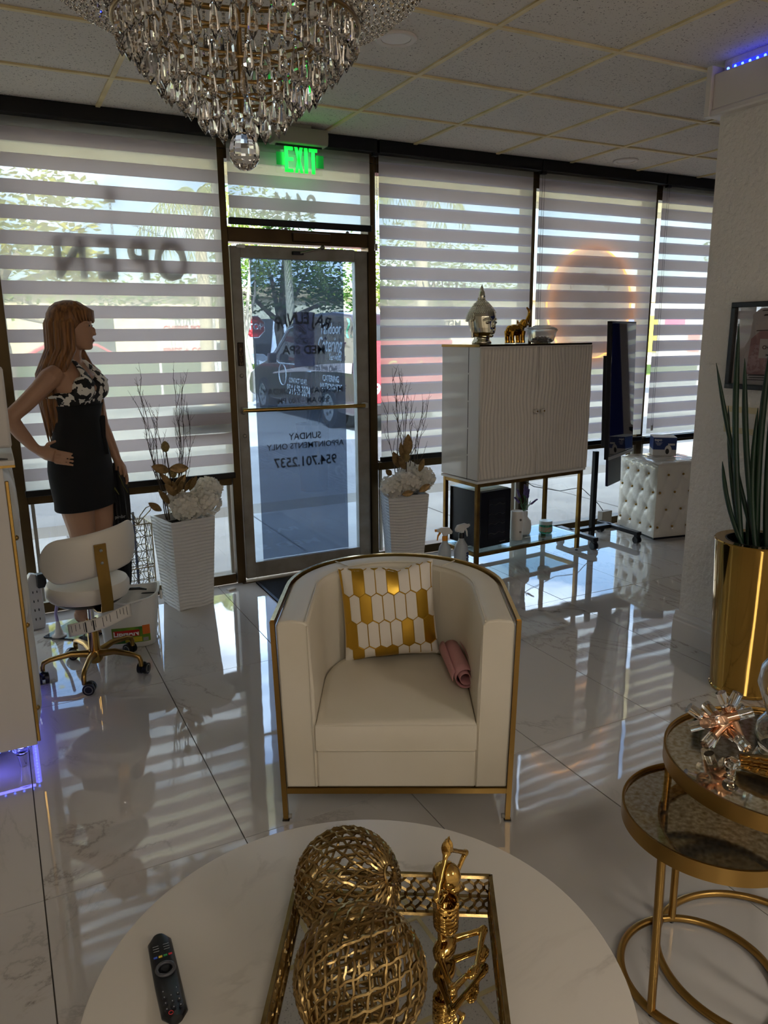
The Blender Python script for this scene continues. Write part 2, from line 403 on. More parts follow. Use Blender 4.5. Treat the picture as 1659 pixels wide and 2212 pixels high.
# ---------------------------------------------------------------- setting: shop front
XM = [-1.16, .075, 1.262, 2.20, 3.43, 4.57, 5.75]      # mullion centres; the door sits between 1.262 and 2.20
wf = struct('wall_front')
MB().box(((X0+X1)/2, WY+.06, ZC+.02), (X1-X0+.3, .14, .26)).build('header', BRONZE, wf)
MB().box((X0/2+XM[0]/2-.02, WY+.06, ZC/2), (XM[0]-X0, .14, ZC+.2)).build('side_panel', BRONZE, wf)
MB().box((X1/2+XM[-1]/2+.02, WY+.06, ZC/2), (X1-XM[-1], .14, ZC+.2)).build('side_panel', STUC, wf)
for x in XM: MB().box((x, WY+.045, 1.26), (.06 if x not in (1.262, 2.20) else .052, .11, 2.52)).build('mullion', BRONZE, wf, bevel=.003)
CLEAR = pane_mat('clear_shop_glass', (.60, .64, .66), 1.0)
wi = 0
for a, b_ in ((XM[0], XM[1]), (XM[1], XM[2]), (XM[3], XM[4]), (XM[4], XM[5]), (XM[5], XM[6])):
    wi += 1; wd = struct('window_%d' % wi, ((a+b_)/2, WY, 0)); W_ = b_-a-.06
    MB().box((0, .05, .03), (W_, .09, .06)).build('sill', BRONZE, wd, bevel=.003)
    MB().box((0, .035, .655), (W_, .09, .05)).build('rail', BRONZE, wd, bevel=.003)
    MB().box((0, -.005, .69), (W_, .03, .014)).build('rail_cap', mat('pale_aluminium', (196, 190, 176), .35, .6), wd)
    MB().box((0, .05, 2.50), (W_, .09, .05)).build('head', BRONZE, wd)
    for s in (-1, 1): MB().box((s*(W_/2-.02), .01, .35), (.018, .018, .56)).build('lower_bead', mat('bead_grey', (150, 145, 132), .5), wd)
    MB().box((0, .06, 1.58), (W_, .006, 1.8)).build('upper_pane', CLEAR, wd)
    MB().box((0, .06, .345), (W_, .006, .57)).build('lower_pane', CLEAR, wd)
# transom over the door
wi += 1; wd = struct('window_%d' % wi, (1.731, WY, 0)); W_ = 2.20-1.262-.052
MB().box((0, .045, 2.075), (W_, .1, .08)).build('transom_bar', BRONZE, wd, bevel=.003)
MB().box((0, .05, 2.50), (W_, .09, .05)).build('head', BRONZE, wd)
MB().box((0, .06, 2.30), (W_, .006, .37)).build('transom_pane', CLEAR, wd)
# address numerals on the transom glass, read from outside
lettering('address_numeral', '9444', .17, mat('vinyl_grey', (128, 118, 96), .6), wd, frame((0, .068, 2.262), (-1, 0, 0), (0, 0, 1)), bold=.004, sx=.8)
for x in (-.2, .2): MB().ball((x+.12, .03, 2.12), .012, 10, 6).build('bolt_cap', SCREW, wd, smooth=60)

# ---------------------------------------------------------------- the door
DW0, DW1 = 1.30, 2.172; DC = (DW0+DW1)/2
door = struct('door_1', (DC, WY, 0))
ALU = mat('painted_aluminium_grey', (150, 146, 138), .45, .2, var=(8, (128, 122, 112)))
hw = (DW1-DW0)/2
MB().box((-hw+.03, .03, 1.015), (.062, .05, 2.0)).build('stile', ALU, door, bevel=.003)
MB().box((hw-.042, .03, 1.015), (.085, .05, 2.0)).build('stile', ALU, door, bevel=.003)
MB().box((-.012, .03, 1.985), (2*hw-.145, .05, .07)).build('top_rail', ALU, door, bevel=.003)
MB().box((-.012, .03, .065), (2*hw-.145, .05, .1)).build('bottom_rail', ALU, door, bevel=.003)
gx0, gx1 = -hw+.061, hw-.085
MB().box(((gx0+gx1)/2, .03, 1.035), (gx1-gx0, .006, 1.84)).build('glass', pane_mat('door_glass', (.55, .64, .72), 1.0), door)
FILM = pane_mat('blue_window_film', (.42, .45, .50), 4.0, film=(.05, (.62, .66, .76)))
MB().box(((gx0+.06+gx1-.068)/2, .037, 1.035), (gx1-gx0-.128, .002, 1.836)).build('tint_film', FILM, door)
TXT = mat('vinyl_black', (22, 20, 20), .6); TXB = mat('vinyl_brown', (58, 48, 36), .6)
for txt, size, z, x, m, sxx, bd in (('MONDAY - SATURDAY', .052, 1.172, .0, TXT, 1.0, .0006), ('9:00 AM - 7:00 PM', .05, 1.112, .0, TXT, .92, .0006), ('SUNDAY', .058, .887, .0, TXT, .95, .0008), ('APPOINTMENTS ONLY', .052, .828, .005, TXT, .98, .0006), ('954.701.2537', .086, .724, .0, TXB, .92, .0016)):
    lettering('door_lettering', txt, size, m, door, frame((x, .044, z), (-1, 0, 0), (0, 0, 1)), bold=bd, sx=sxx)
# arched name, mirrored as seen from inside
arc = MB().mesh('arc')
def arched(txt, c, R, size, span, m, parent, name, y=.044, dz=1, sx=.8):
    n = len(txt)
    for i, ch in enumerate(txt):
        a = span*(i/(n-1)-.5)
        me = text_mesh(ch, size*(1+.25*abs(i/(n-1)-.5)), .001, .0016, sx=sx)
        me.transform(frame((c[0]-R*math.sin(a), y, c[1]+R*math.cos(a)), (-math.cos(a), 0, -math.sin(a)), (-math.sin(a), 0, math.cos(a))))
        put(name, me, m, parent)
arched('RAJEUNIR', (.01, 1.21), .40, .098, .80, TXT, door, 'name_letter')
lettering('door_lettering', 'MED SPA', .072, TXT, door, frame((.012, .044, 1.42), (-1, 0, 0), (0, 0, 1)), bold=.0012)
def logo(parent, cx, cz, s, y, m, wdt=.0022):
    """line drawing: a face lying under a hand, with curls"""
    L = MB()
    curves = [
        [(-.9, .25), (-1.0, .05), (-.8, -.08), (-.55, 0), (-.42, .2), (-.4, .45), (-.2, .5), (0, .62), (.1, .5), (.35, .5)],
        [(.1, -.02), (.0, -.2), (-.05, -.35), (-.2, -.4), (-.3, -.3), (-.18, -.22), (-.05, -.3)],
        [(1.0, .45), (.6, .5), (.2, .3), (-.05, .1), (-.3, -.15)], [(.9, .25), (.55, .3), (.2, .1), (0, -.1), (-.2, -.3)],
        [(.8, .1), (.5, .12), (.25, -.05), (.05, -.25)], [(.7, -.05), (.45, -.02), (.3, -.18)],
        [(.7, -.2), (.75, -.4), (.5, -.6), (.3, -.5), (.0, -.3)],
        [(-.95, -.55), (-.6, -.8), (-.2, -.75), (0, -.95), (-.2, -1.1), (-.4, -1.0), (-.3, -.9)],
        [(-.7, -1.05), (-.3, -1.2), (.1, -1.0)], [(.2, -.75), (.5, -.7), (.75, -.95), (.5, -1.15), (.35, -1.0), (.5, -.95)], [(.3, -.55), (.2, -.8), (.0, -.7)]]
    for c in curves:
        pts = []
        for i in range(len(c)-1):
            for t in (0, .33, .66):
                p0, p1, p2, p3 = c[max(i-1, 0)], c[i], c[i+1], c[min(i+2, len(c)-1)]
                f = lambda k: .5*((2*p1[k])+(-p0[k]+p2[k])*t+(2*p0[k]-5*p1[k]+4*p2[k]-p3[k])*t*t+(-p0[k]+3*p1[k]-3*p2[k]+p3[k])*t**3)
                pts.append((cx-s*f(0), y, cz+s*f(1)))
        pts.append((cx-s*c[-1][0], y, cz+s*c[-1][1]))
        L.tube(pts, wdt, 4)
    return L.build('logo_drawing', m, parent)
logo(door, .01, 1.545, .072, .045, TXT)
# push bar, closer arm, hardware
ACR = mat('clear_bar_bracket', (180, 178, 170), .3)
MB().cyl((gx0-.045, -.035, 1.076), (gx1+.035, -.035, 1.066), .013, n=12).build('push_bar', GOLDP, door, smooth=50)
for x, z in ((gx0-.03, 1.076), (gx1+.045, 1.066)): MB().box((x, -.012, z), (.03, .05, .034)).build('bar_bracket', ACR, door, bevel=.006)
MB().box((-.03, -.012, 1.985), (.07, .02, .02)).build('closer_foot', BLACK, door, bevel=.003)
MB().cyl((-.02, -.03, 1.985), (.11, -.05, 2.015), .006, n=8).build('closer_arm', SCREW, door, smooth=50)
MB().ball((.115, -.05, 2.018), .014, 10, 6).build('closer_pivot', SCREW, door, smooth=60)
MB().box((.06, -.012, 2.075), (.24, .03, .05)).build('closer_box', BRONZE, door, bevel=.004)
MB().box((-hw+.06, -.006, 2.012), (.05, .02, .02)).build('contact_sensor', WHITE, door, bevel=.003)
pl = MB().box((-hw+.03, -.004, 1.405), (.036, .008, .135)).build('push_plate', mat('dark_bronze', (52, 38, 26), .4, .6), door, bevel=.004)
for k, ch in enumerate('PUSH'):
    lettering('plate_letter', ch, .03, mat('worn_gold_ink', (120, 96, 60), .5), pl, frame((-hw+.03, -.0095, 1.43-.028*k), (1, 0, 0), (0, 0, 1)))
for z in (1.28, 1.06, .92): MB().lathe([(.0, 0), (.012, 0), (.012, .006), (.008, .01), (.0, .01)], 12, M=Matrix.Translation((-hw+.03, .005, z)) @ Matrix.Rotation(PI/2, 4, 'X')).build('lock_cylinder', SCREW, door, smooth=40)
# threshold
th = MB().box((1.731, WY+.03, -.01), (.94, .13, .03)).build('trim_2', BRONZE, bevel=.003); th['kind'] = 'structure'
# paper notices stuck to the glass
nt = MB().box((1.762, WY+.078, 1.485), (.135, .001, .33)).build('paper_notice', fabric_mat('notice_paper', (220, 212, 225), .0, .55)); tag(nt, 'white paper notice taped to the outside of the door glass', 'notice')
# ================================================================ blinds
OPQ = fabric_mat('blind_band_fabric', (222, 215, 214), 0.0, .60)
EDGE = fabric_mat('blind_edge_fabric', (224, 220, 226), 0.08, .55)
SHEER = fabric_mat('blind_sheer_fabric', (226, 222, 208), .46, .80)
def box_mesh(name, d, m):
    me = MB().box((0, 0, 0), d).mesh(name); me.materials.append(m); return me
def blind(label, xa, xb, zbot, style, y=4.395, chain=None, rail_d=.034):
    W_ = xb-xa; r = thing('zebra_blind', label, 'blind', ((xa+xb)/2, y, 0), 0, 'zebra blinds of the shop front')
    MB().box((0, -.03, 2.6), (W_+.048, .07, .072)).build('cassette', MBLACK, r, bevel=.004)
    P = .1205; z = 2.517
    core = .066 if style == 'plain' else .058
    om = box_mesh('band', (W_, .0012, core), OPQ); em = box_mesh('band_edge', (W_, .0012, .012), EDGE)
    sh = P-core if style == 'plain' else P-core-.024
    sm = box_mesh('sheer_band', (W_, .0008, sh), SHEER)
    top = box_mesh('sheer_band', (W_, .0008, 2.565-2.517 if style == 'plain' else 2.565-2.529), SHEER)
    put('sheer_band', top, None, r, loc=(0, 0, (2.565+(2.517 if style == 'plain' else 2.529))/2))
    while z-core > zbot+.01:
        put('band', om, None, r, loc=(0, 0, z-core/2))
        if style != 'plain':
            put('band_edge', em, None, r, loc=(0, 0, z+.006)); put('band_edge', em, None, r, loc=(0, 0, z-core-.006))
            zs = z-core-.012
        else: zs = z-core
        if zs-sh > zbot+.005: put('sheer_band', sm, None, r, loc=(0, 0, zs-sh/2))
        elif zs-zbot > .004:
            h = zs-zbot; put('sheer_band', box_mesh('sheer_band', (W_, .0008, h), SHEER), None, r, loc=(0, 0, zs-h/2))
        z -= P
    MB().box((0, 0, zbot-rail_d/2+.004), (W_+.01, .03, rail_d)).build('bottom_rail', MBLACK, r, bevel=.004)
    if chain:
        cx, zlow = chain
        MB().box((cx, -.04, 2.555), (.035, .03, .02)).build('chain_bracket', BLACK, r)
        c = MB()
        for s in (-1, 1):
            z = 2.55
            while z > zlow:
                c.ball((cx+s*.009, -.045, z), .0028, 5, 3); z -= .0085
        c.build('bead_chain', mat('chain_dark', (52, 46, 42), .4), r)
        MB().box((cx, -.045, zlow-.01), (.018, .008, .04)).build('chain_weight', mat('clear_plastic', (170, 165, 155), .2), r)
    return r
blind('zebra blind of plain bands hanging beside the white dresser, left wall side', -1.13, .04, .71, 'plain')
blind('wide zebra blind behind the mannequin with the hanging letters showing through', .10, 1.238, .71, 'plain')
blind('short zebra blind over the transom above the glass door', 1.292, 2.17, 2.155, 'plain', chain=(.455, 2.04), rail_d=.036)
blind('zebra blind behind the white cabinet, beside the door jamb', 2.232, 3.40, .72, 'edged')
blind('zebra blind with the glowing ring sign showing through it', 3.452, 4.54, .70, 'edged', chain=(-.545, 1.47))
blind('zebra blind behind the wrapped ottoman', 4.60, 5.72, .69, 'edged', chain=(-.55, .78))

# ================================================================ exit sign, downlights
ex = thing('exit_sign', 'green glowing exit sign on clear acrylic under a grey housing', 'exit sign', (1.665, 4.255, 0), 0)
HG = mat('exit_housing_grey', (150, 146, 132), .5)
pts = [(-.05, 2.618), (-.058, 2.585), (-.052, 2.545), (-.045, 2.535), (.045, 2.535), (.052, 2.545), (.058, 2.585), (.05, 2.618)]
MB().prism([(a, b) for a, b in pts], .315, frame((-.1575, 0, 0), (0, 1, 0), (0, 0, 1))).build('housing', HG, ex, bevel=.004)
MB().box((-.005, 0, 2.627), (.14, .075, .018)).build('mount_plate', HG, ex, bevel=.003)
MB().box((0, 0, 2.53), (.27, .02, .012)).build('slot', BLACK, ex)
MB().box((0, 0, 2.4575), (.276, .005, .145)).build('acrylic_panel', pane_mat('clear_acrylic', (.97, .98, .96), .8), ex)
EG = mat('exit_green', (20, 200, 60), .5, emit=(24, 235, 70), es=.5)
def glyph(name, polys, x, m=EG):
    mb = MB()
    for p in polys: mb.prism(p, .003, frame((x, -.004, 2.392), (1, 0, 0), (0, 0, 1)))
    mb.build(name, m, ex)
H_ = .133; bar = .02
R_ = lambda x0, z0, x1, z1: [(x0, z0), (x1, z0), (x1, z1), (x0, z1)]
glyph('letter', [R_(0, 0, bar, H_), R_(bar, 0, .05, .019), R_(bar, .059, .05, .077), R_(bar, H_-.019, .05, H_)], -.088)
glyph('letter', [[(0, 0), (.018, 0), (.05, H_), (.032, H_)], [(.032, 0), (.05, 0), (.018, H_), (0, H_)]], -.029)
glyph('letter', [R_(0, 0, bar, H_)], .029)
glyph('letter', [R_(.015, 0, .035, H_-.019), R_(0, H_-.019, .05, H_)], .057)
EGD = mat('exit_green_dim', (16, 120, 50), .5, emit=(20, 170, 60), es=.2)
for x in (-.113, .122): glyph('chevron_field', [R_(-.022, .034, .022, .1)], x, EGD)
el = bpy.data.lights.new('exit_glow', 'AREA'); el.size = .2; el.size_y = .1; el.shape = 'RECTANGLE'; el.energy = .22; el.color = (.1, 1, .25)
eo = bpy.data.objects.new('exit_glow', el); COL.objects.link(eo); eo.parent = ex; eo.location = (0, -.02, 2.46); eo.rotation_euler = (PI/2, 0, 0)
def downlight(label, x, y, r):
    d = thing('recessed_downlight', label, 'downlight', (x, y, ZC), 0, 'round recessed ceiling lights')
    MB().lathe([(r, .0), (r, -.006), (r*.93, -.01), (r*.72, -.006), (r*.72, 0)], 40).build('trim_ring', mat('downlight_white', (222, 214, 206), .5), d, smooth=40)
    MB().lathe([(0, -.004), (r*.70, -.004), (r*.70, -.001), (0, -.001)], 40).build('lens', mat('downlight_lens', (232, 226, 220), .4), d, smooth=40)
downlight('round white downlight in the ceiling beside the chandelier', 1.555, 2.90, .082)
downlight('round white downlight in the ceiling above the screen on wheels', 3.97, 4.14, .082)

# ================================================================ chandelier
CRY = mat('clear_crystal', (255, 252, 246), .0, trans=1, ior=1.55)
CH = thing('chandelier', 'large crystal chandelier with tiers of hanging drops and a round faceted ball', 'chandelier', (.556, 1.75, 0))
CHM = mat('chandelier_metal', (150, 122, 76), .25, 1)
def drop_mesh(L):
    r = .0105*L/.07
    return MB().lathe([(.0012, 0), (.004, -.004), (.0035, -.012), (r*.55, -.018), (r, -L*.72), (r*.85, -L*.80), (.0005, -L)], 6).mesh('crystal_drop')
D1 = drop_mesh(.078); D1.materials.append(CRY)
D2 = drop_mesh(.066); D2.materials.append(CRY)
BD = MB().ball((0, 0, 0), .007, 6, 4).mesh('bead'); BD.materials.append(CRY)
tiers = [(.262, 2.235, 44, D1), (.245, 2.17, 42, D1), (.212, 2.135, 36, D1), (.168, 2.085, 30, D1), (.125, 2.045, 24, D2), (.088, 2.01, 16, D2), (.05, 1.99, 8, D2)]
for k, (r, z, n, dm_) in enumerate(tiers):
    MB().torus((0, 0, z+.012), r, .0035, 40, 6).build('ring', CHM, CH, smooth=60)
    for i in range(n):
        a = 2*PI*(i+.5*(k % 2))/n
        o = put('crystal_drop', dm_, None, CH, loc=(r*math.cos(a), r*math.sin(a), z))
        o.rotation_euler = (random.uniform(-.05, .05), random.uniform(-.05, .05), random.uniform(0, 1))
        if i % 4 == 0: put('bead', BD, None, CH, loc=(r*math.cos(a), r*math.sin(a), z+.004))
for s in range(6):
    a = 2*PI*s/6+.3
    MB().tube([(t[0]*math.cos(a), t[0]*math.sin(a), t[1]+.012) for t in tiers], .0025, 6).build('frame_rib', CHM, CH)
# outer swags of beads: a shallow basket
for s in range(56):
    a = 2*PI*s/56; mb = MB()
    for i in range(24):
        t = i/23
        r = .455-.19*t**1.8 + .0; z = 2.345-.20*t+.02*math.sin(PI*t)
        if t > .5: z = 2.345-.20*t+.02
        p = (r*math.cos(a), r*math.sin(a), z-.03*math.sin(PI*t))
        mb.ball(p, .0062, 5, 3)
    me = mb.mesh('bead_strand'); me.materials.append(CRY); put('bead_strand', me, None, CH)
MB().torus((0, 0, 2.355), .455, .008, 48, 8).build('outer_ring', CHM, CH, smooth=60)
MB().torus((0, 0, 2.15), .258, .005, 48, 8).build('inner_ring', CHM, CH, smooth=60)
for s in range(6):
    a = 2*PI*s/6
    MB().tube([(.43*math.cos(a), .43*math.sin(a), 2.355), (.2*math.cos(a), .2*math.sin(a), 2.5), (.01*math.cos(a), .01*math.sin(a), 2.56)], .006, 6).build('arm', CHM, CH, smooth=60)
MB().cyl((0, 0, 1.985), (0, 0, 2.62), .006, n=10).build('stem', CHM, CH, smooth=50)
MB().lathe([(.0, 2.63), (.09, 2.63), (.085, 2.612), (.03, 2.59), (.008, 2.58)], 32).build('canopy', CHM, CH, smooth=40)
MB().tube([(0, 0, 1.99), (.004, 0, 1.97), (0, 0, 1.955)], .0018, 6).build('hook', CHM, CH)
# octagon bead and faceted ball
MB().ball((0, 0, 1.965), .012, 8, 4).build('octagon_bead', CRY, CH)
bl = MB(); prof = []
for j in range(9):
    t = PI*j/8; prof.append((.036*math.sin(t)*(1 if t > PI/2 else .96), 1.907-.04*-math.cos(t)*(1.0) if False else 1.907+.04*math.cos(t)))
bl.lathe(prof, 12)
bl.build('faceted_ball', CRY, CH)

# ================================================================ armchair
LEA = mat('cream_leather', (224, 215, 196), .42, bump=(240, .12, .001), var=(3, (218, 208, 186)))
AC = thing('armchair', 'cream leather tub armchair with a thin gold metal frame', 'armchair', (1.145, 2.163, 0), math.radians(-27.9))
A_, B_ = .347, .37
def upath(t, inset=0.0, z=0, top=0):
    """t 0..1 along the U from front left round the back to front right"""
    a = A_-inset+top; b = B_-inset; yf = -.32
    Ls = .33; arcL = PI*.36; tot = 2*Ls+arcL; s = t*tot
    if s < Ls: return Vector((-a, yf+s, z))
    if s > Ls+arcL: return Vector((a, yf+(tot-s), z))
    th = PI*(s-Ls)/arcL
    return Vector((-a*math.cos(th), yf+Ls+b*math.sin(th), z))
ZT = lambda t: .673
def tub(u, v):
    t = u
    k = [(0, .112, 0), (0, .40, .008), (0.001, ZT(t)-.012, .014), (.012, ZT(t), .014), (.05, ZT(t)+.004, .014), (.088, ZT(t), .012), (.098, ZT(t)-.014, .012), (.10, .45, .004), (.10, .112, .0)]
    i = min(int(v*9.0001*(1-1e-9)), 8); a = k[i]
    return upath(t, a[0], a[1], a[2])
NU = 44; secs = []
for i in range(NU+1):
    t = i/NU
    k = [(0, .115, 0), (0, .40, .008), (0.001, ZT(t)-.012, .014), (.010, ZT(t), .014), (.05, ZT(t)+.004, .014), (.086, ZT(t), .014), (.096, ZT(t)-.012, .012), (.10, .45, .004), (.10, .115, .0)]
    secs.append([upath(t, *a) for a in k])
MB().loft(secs).build('tub_back', LEA, AC, smooth=50, bevel=.006)
pip = MB()
pip.tube([upath(i/NU, .09, ZT(i/NU)+.001, .013) for i in range(NU+1)], .0028, 6)
pip.tube([upath(0, .094, z, .012*(z-.1)/.57)+Vector((0, -.001, 0)) for z in (.12, .3, .5, .66)], .0022, 6)
pip.tube([upath(1, .094, z, .012*(z-.1)/.57)+Vector((0, -.001, 0)) for z in (.12, .3, .5, .66)], .0022, 6)
for t0 in (.36, .64):
    pip.tube([upath(t0, d, ZT(t0)+.005-(.002 if d in (.006, .088) else 0), .013) for d in (.01, .03, .05, .07, .09)], .002, 6)
    pip.tube([upath(t0, .0985, z, .012*(z-.1)/.57) for z in (.36, .45, .55, .655)], .002, 6)
pip.build('piping', LEA, AC, smooth=60)
sw = A_-.097
MB().box((0, -.035, .18), (2*sw, .57, .13)).build('base_panel', LEA, AC, bevel=.008, seg=3)
# seat cushion: rounded to the back
secs = []
def seat_outline(z, g=0):
    pts = [(-sw+g, -.326+g, z), (sw-g, -.326+g, z)]
    for i in range(17):
        th = PI*i/16; pts.append(((sw-g)*math.cos(th), -.02+(.285-g)*math.sin(th)*1.0, z))
    return pts
MB().loft([seat_outline(.246, .004), seat_outline(.25), seat_outline(.332), seat_outline(.341, .006), seat_outline(.346, .03)]).build('seat_cushion', LEA, AC, smooth=45)
sp = MB(); sp.tube([(-sw+.004, -.327, .336), (sw-.004, -.327, .336)], .0022, 6); sp.tube([(-sw+.004, -.327, .249), (sw-.004, -.327, .249)], .002, 6); sp.build('seat_seam', LEA, AC, smooth=60)
# frame: rim band, legs, lower rail
rim = MB()
secs = []
for i in range(NU+1):
    t = i/NU; zt = ZT(t)
    secs.append([upath(t, -.002, zt-.016, .014), upath(t, -.014, zt-.016, .014), upath(t, -.014, zt+.006, .014), upath(t, -.002, zt+.006, .014)])
rim.loft(secs); rim.build('rim_band', GOLDP, AC, smooth=50)
for s in (-1, 1):
    MB().loft([[(s*(A_+d0), -.326, 0), (s*(A_+d0+.016), -.326, 0), (s*(A_+d0+.016), -.308, 0), (s*(A_+d0), -.308, 0)] if z == 0 else [(s*(A_+.016), -.326, z), (s*(A_+.030), -.326, z), (s*(A_+.030), -.308, z), (s*(A_+.016), -.308, z)] for z, d0 in ((0, -.002), (.676, .0))]).build('leg', GOLD, AC)
    MB().box((s*.24, .27, .055), (.02, .02, .11)).build('leg', GOLD, AC)
    MB().box((s*(A_+.006), -.317, .002), (.022, .024, .004)).build('foot_pad', BLACK, AC)
    MB().cyl((s*(A_-.012), -.317, .012), (s*(A_-.002), -.317, .012), .008, n=10).build('felt_glide', mat('glide_grey', (150, 146, 138), .5), AC, smooth=50)
MB().box((0, -.317, .106), (2*A_, .018, .018)).build('front_rail', GOLD, AC)
rl = MB(); rl.tube([upath(i/NU, .004, .106) for i in range(NU+1)], .009, 6); rl.build('lower_rail', GOLD, AC, smooth=60)

# ---------------------------------------------------------------- hexagon pillow
PW = thing('throw_pillow', 'square throw pillow with gold foil hexagon pattern leaning on the armchair back', 'pillow', (1.202, 2.292, .352), math.radians(-27.9+2))
CLO = mat('white_cotton', (232, 224, 210), .8, bump=(60, .2, .002)); FOIL = mat('gold_foil', (206, 164, 62), .32, .9, bump=(18, .3, .004))
PS = .175
def pil(u, v, front=True, off=0.0):
    uu, vv = max(-1, min(1, u)), max(-1, min(1, v))
    pinch = 1-.055*(1-abs(vv)**2.2)*abs(uu)**3 
    pinv = 1-.055*(1-abs(uu)**2.2)*abs(vv)**3
    th = .062*((1-abs(uu)**2.6)*(1-abs(vv)**2.6))**.55
    wr = .0035*math.sin(9*uu+4*vv)*(abs(uu*vv))+.003*math.sin(7*vv-3*uu)*(1-abs(uu))
    y = -(th+wr*.6)-off if front else (th+.002)
    dip = -.018*math.exp(-((uu-.28)/.22)**2)*max(0, vv)**4
    return Vector((PS*uu*pinch*(1+.0*vv), y, PS*vv*pinv+PS+dip))
TILT = Matrix.Rotation(math.radians(-9), 4, 'X') @ Matrix.Rotation(math.radians(-4), 4, 'Y')
mb = MB()
mb.surf(lambda a, b: TILT @ pil(2*a-1, 2*b-1), 33, 33); mb.surf(lambda a, b: TILT @ pil(2*a-1, 2*b-1, False), 33, 33)
bmesh.ops.remove_doubles(mb.bm, verts=mb.bm.verts, dist=.0022)
mb.build('cushion', CLO, PW, smooth=80)
def on_pillow(poly, name, n=6, off=.0012):
    """flat print laid on the front: fan of quads along the outline towards its centre line"""
    mb = MB()
    us = [p[0] for p in poly]; u0, u1 = max(min(us), -.985), min(max(us), .985)
    if u1-u0 < .02: return
    def span(u):
        lo, hi = 9, -9
        m_ = len(poly)
        for i in range(m_):
            (a, b), (c, d) = poly[i], poly[(i+1) % m_]
            if min(a, c)-1e-9 <= u <= max(a, c)+1e-9:
                for t in ((0, 1) if abs(c-a) < 1e-9 else (((u-a)/(c-a)),)):
                    z = b+(d-b)*t; lo = min(lo, z); hi = max(hi, z)
        return max(lo, -.985), min(hi, .985)
    sp_ = [span(u0+(u1-u0)*i/n) for i in range(n+1)]
    if max(h-l for l, h in sp_) < .03: return
    mb.surf(lambda a, b: TILT @ pil(u0+(u1-u0)*a, sp_[round(a*n)][0]+max(.001, sp_[round(a*n)][1]-sp_[round(a*n)][0])*b, True, off), n+1, 9)
    mb.build(name, FOIL, PW, smooth=80)
hwx, hh, tip = .118, .25, .07      # hexagon half width, half straight height, tip
rows = [-.98, -.42, .14, .70, 1.26]
lines = MB()
def seg(p, q):
    k = 5; pts = []
    for i in range(k+1):
        u, v = p[0]+(q[0]-p[0])*i/k, p[1]+(q[1]-p[1])*i/k
        if abs(u) < .985 and abs(v) < .985: pts.append(TILT @ pil(u, v, True, .0006))
    if len(pts) > 1: lines.tube(pts, .0017, 4)
goldset = {(0, -1), (0, 3), (0, 1), (0, 4), (2, 2), (3, 4), (1, 5), (1, 7), (2, 7), (4, 1), (4, 3), (3, 1)}
for rI, zc_ in enumerate(rows):
    for cI in range(-1, 9):
        xc_ = -1.0+.06+cI*2*hwx+(hwx if rI % 2 else 0)
        pts = [(xc_-hwx, zc_-hh+.0), (xc_, zc_-hh-tip), (xc_+hwx, zc_-hh), (xc_+hwx, zc_+hh-.0), (xc_, zc_+hh+tip), (xc_-hwx, zc_+hh)]
        for i in range(6):
            if i in (1, 2, 3): seg(pts[i], pts[(i+1) % 6])
            if i == 0: seg(pts[0], pts[1])
        if (rI, cI) in goldset or cI < 0 or (cI == 0 and rI in (1, 2)): on_pillow(pts, 'foil_hexagon', 6 if True else 4)
lines.build('foil_lines', FOIL, PW)

# ---------------------------------------------------------------- rolled pink sheet
PK = thing('rolled_sheet', 'loosely rolled pink faux leather sheet lying on the armchair seat', 'roll', (1.342, 2.065, .347), 0)
def roll(u, v):
    th = u*4.3*PI; r = .014+.0035*th/PI*1.9
    L = -.13+.26*v
    c = Vector((r*math.cos(th), 0, r*math.sin(th)+.046))
    return Vector((c.x, L*(1-.06*u), c.z+.0))
mb = MB().surf(roll, 70, 6)
mb.surf(lambda a, b: Vector((-.034+.012*math.sin(a*3)-.012*b, -.02-.11*b+.2*0, .036+.03*math.cos(a*2.6)+.02)) if False else Vector((-.036-.010*math.cos(PI*a*1.1)*(.6+.4*b), -.11+.235*b, .03+.032*math.sin(PI*a*.9)+.012*b)), 12, 8)
o = mb.build('sheet', mat('pink_leather', (196, 142, 142), .5, bump=(200, .15, .001)), PK, smooth=70, solid=.0016)
PK.rotation_euler = (0, 0, math.radians(-21))

# ================================================================ coffee table
def marble_mat(name, base, vein, sc, rough, amt=.02):
    m, n, l, b = nodes_mat(name)
    t = N(n, 'ShaderNodeTexCoord'); n1 = N(n, 'ShaderNodeTexNoise', Scale=sc, Detail=7, Roughness=.6, Distortion=.8); l.new(t.outputs['Object'], n1.inputs['Vector'])
    s1 = N(n, 'ShaderNodeMath', operation='SUBTRACT'); s1.inputs[1].default_value = .5; l.new(n1.outputs['Fac'], s1.inputs[0])
    ab = N(n, 'ShaderNodeMath', operation='ABSOLUTE'); l.new(s1.outputs[0], ab.inputs[0])
    r = N(n, 'ShaderNodeValToRGB'); r.color_ramp.elements[0].color = (*lin(vein), 1); r.color_ramp.elements[1].color = (*lin(base), 1); r.color_ramp.elements[1].position = amt
    l.new(ab.outputs[0], r.inputs[0])
    n2 = N(n, 'ShaderNodeTexNoise', Scale=sc*.7, Detail=2); l.new(t.outputs['Object'], n2.inputs['Vector'])
    mx_ = N(n, 'ShaderNodeMix', data_type='RGBA'); r3 = N(n, 'ShaderNodeValToRGB'); r3.color_ramp.elements[0].position = .5; r3.color_ramp.elements[1].position = .7
    l.new(n2.outputs['Fac'], r3.inputs[0]); l.new(r3.outputs[0], mx_.inputs[0]); mx_.inputs[6].default_value = (*lin(base), 1); l.new(r.outputs[0], mx_.inputs[7])
    l.new(mx_.outputs[2], b.inputs['Base Color']); b.inputs['Roughness'].default_value = rough
    return m
TT = .42
CT = thing('coffee_table', 'low round coffee table with a white marble top', 'table', (.447, .983, 0))
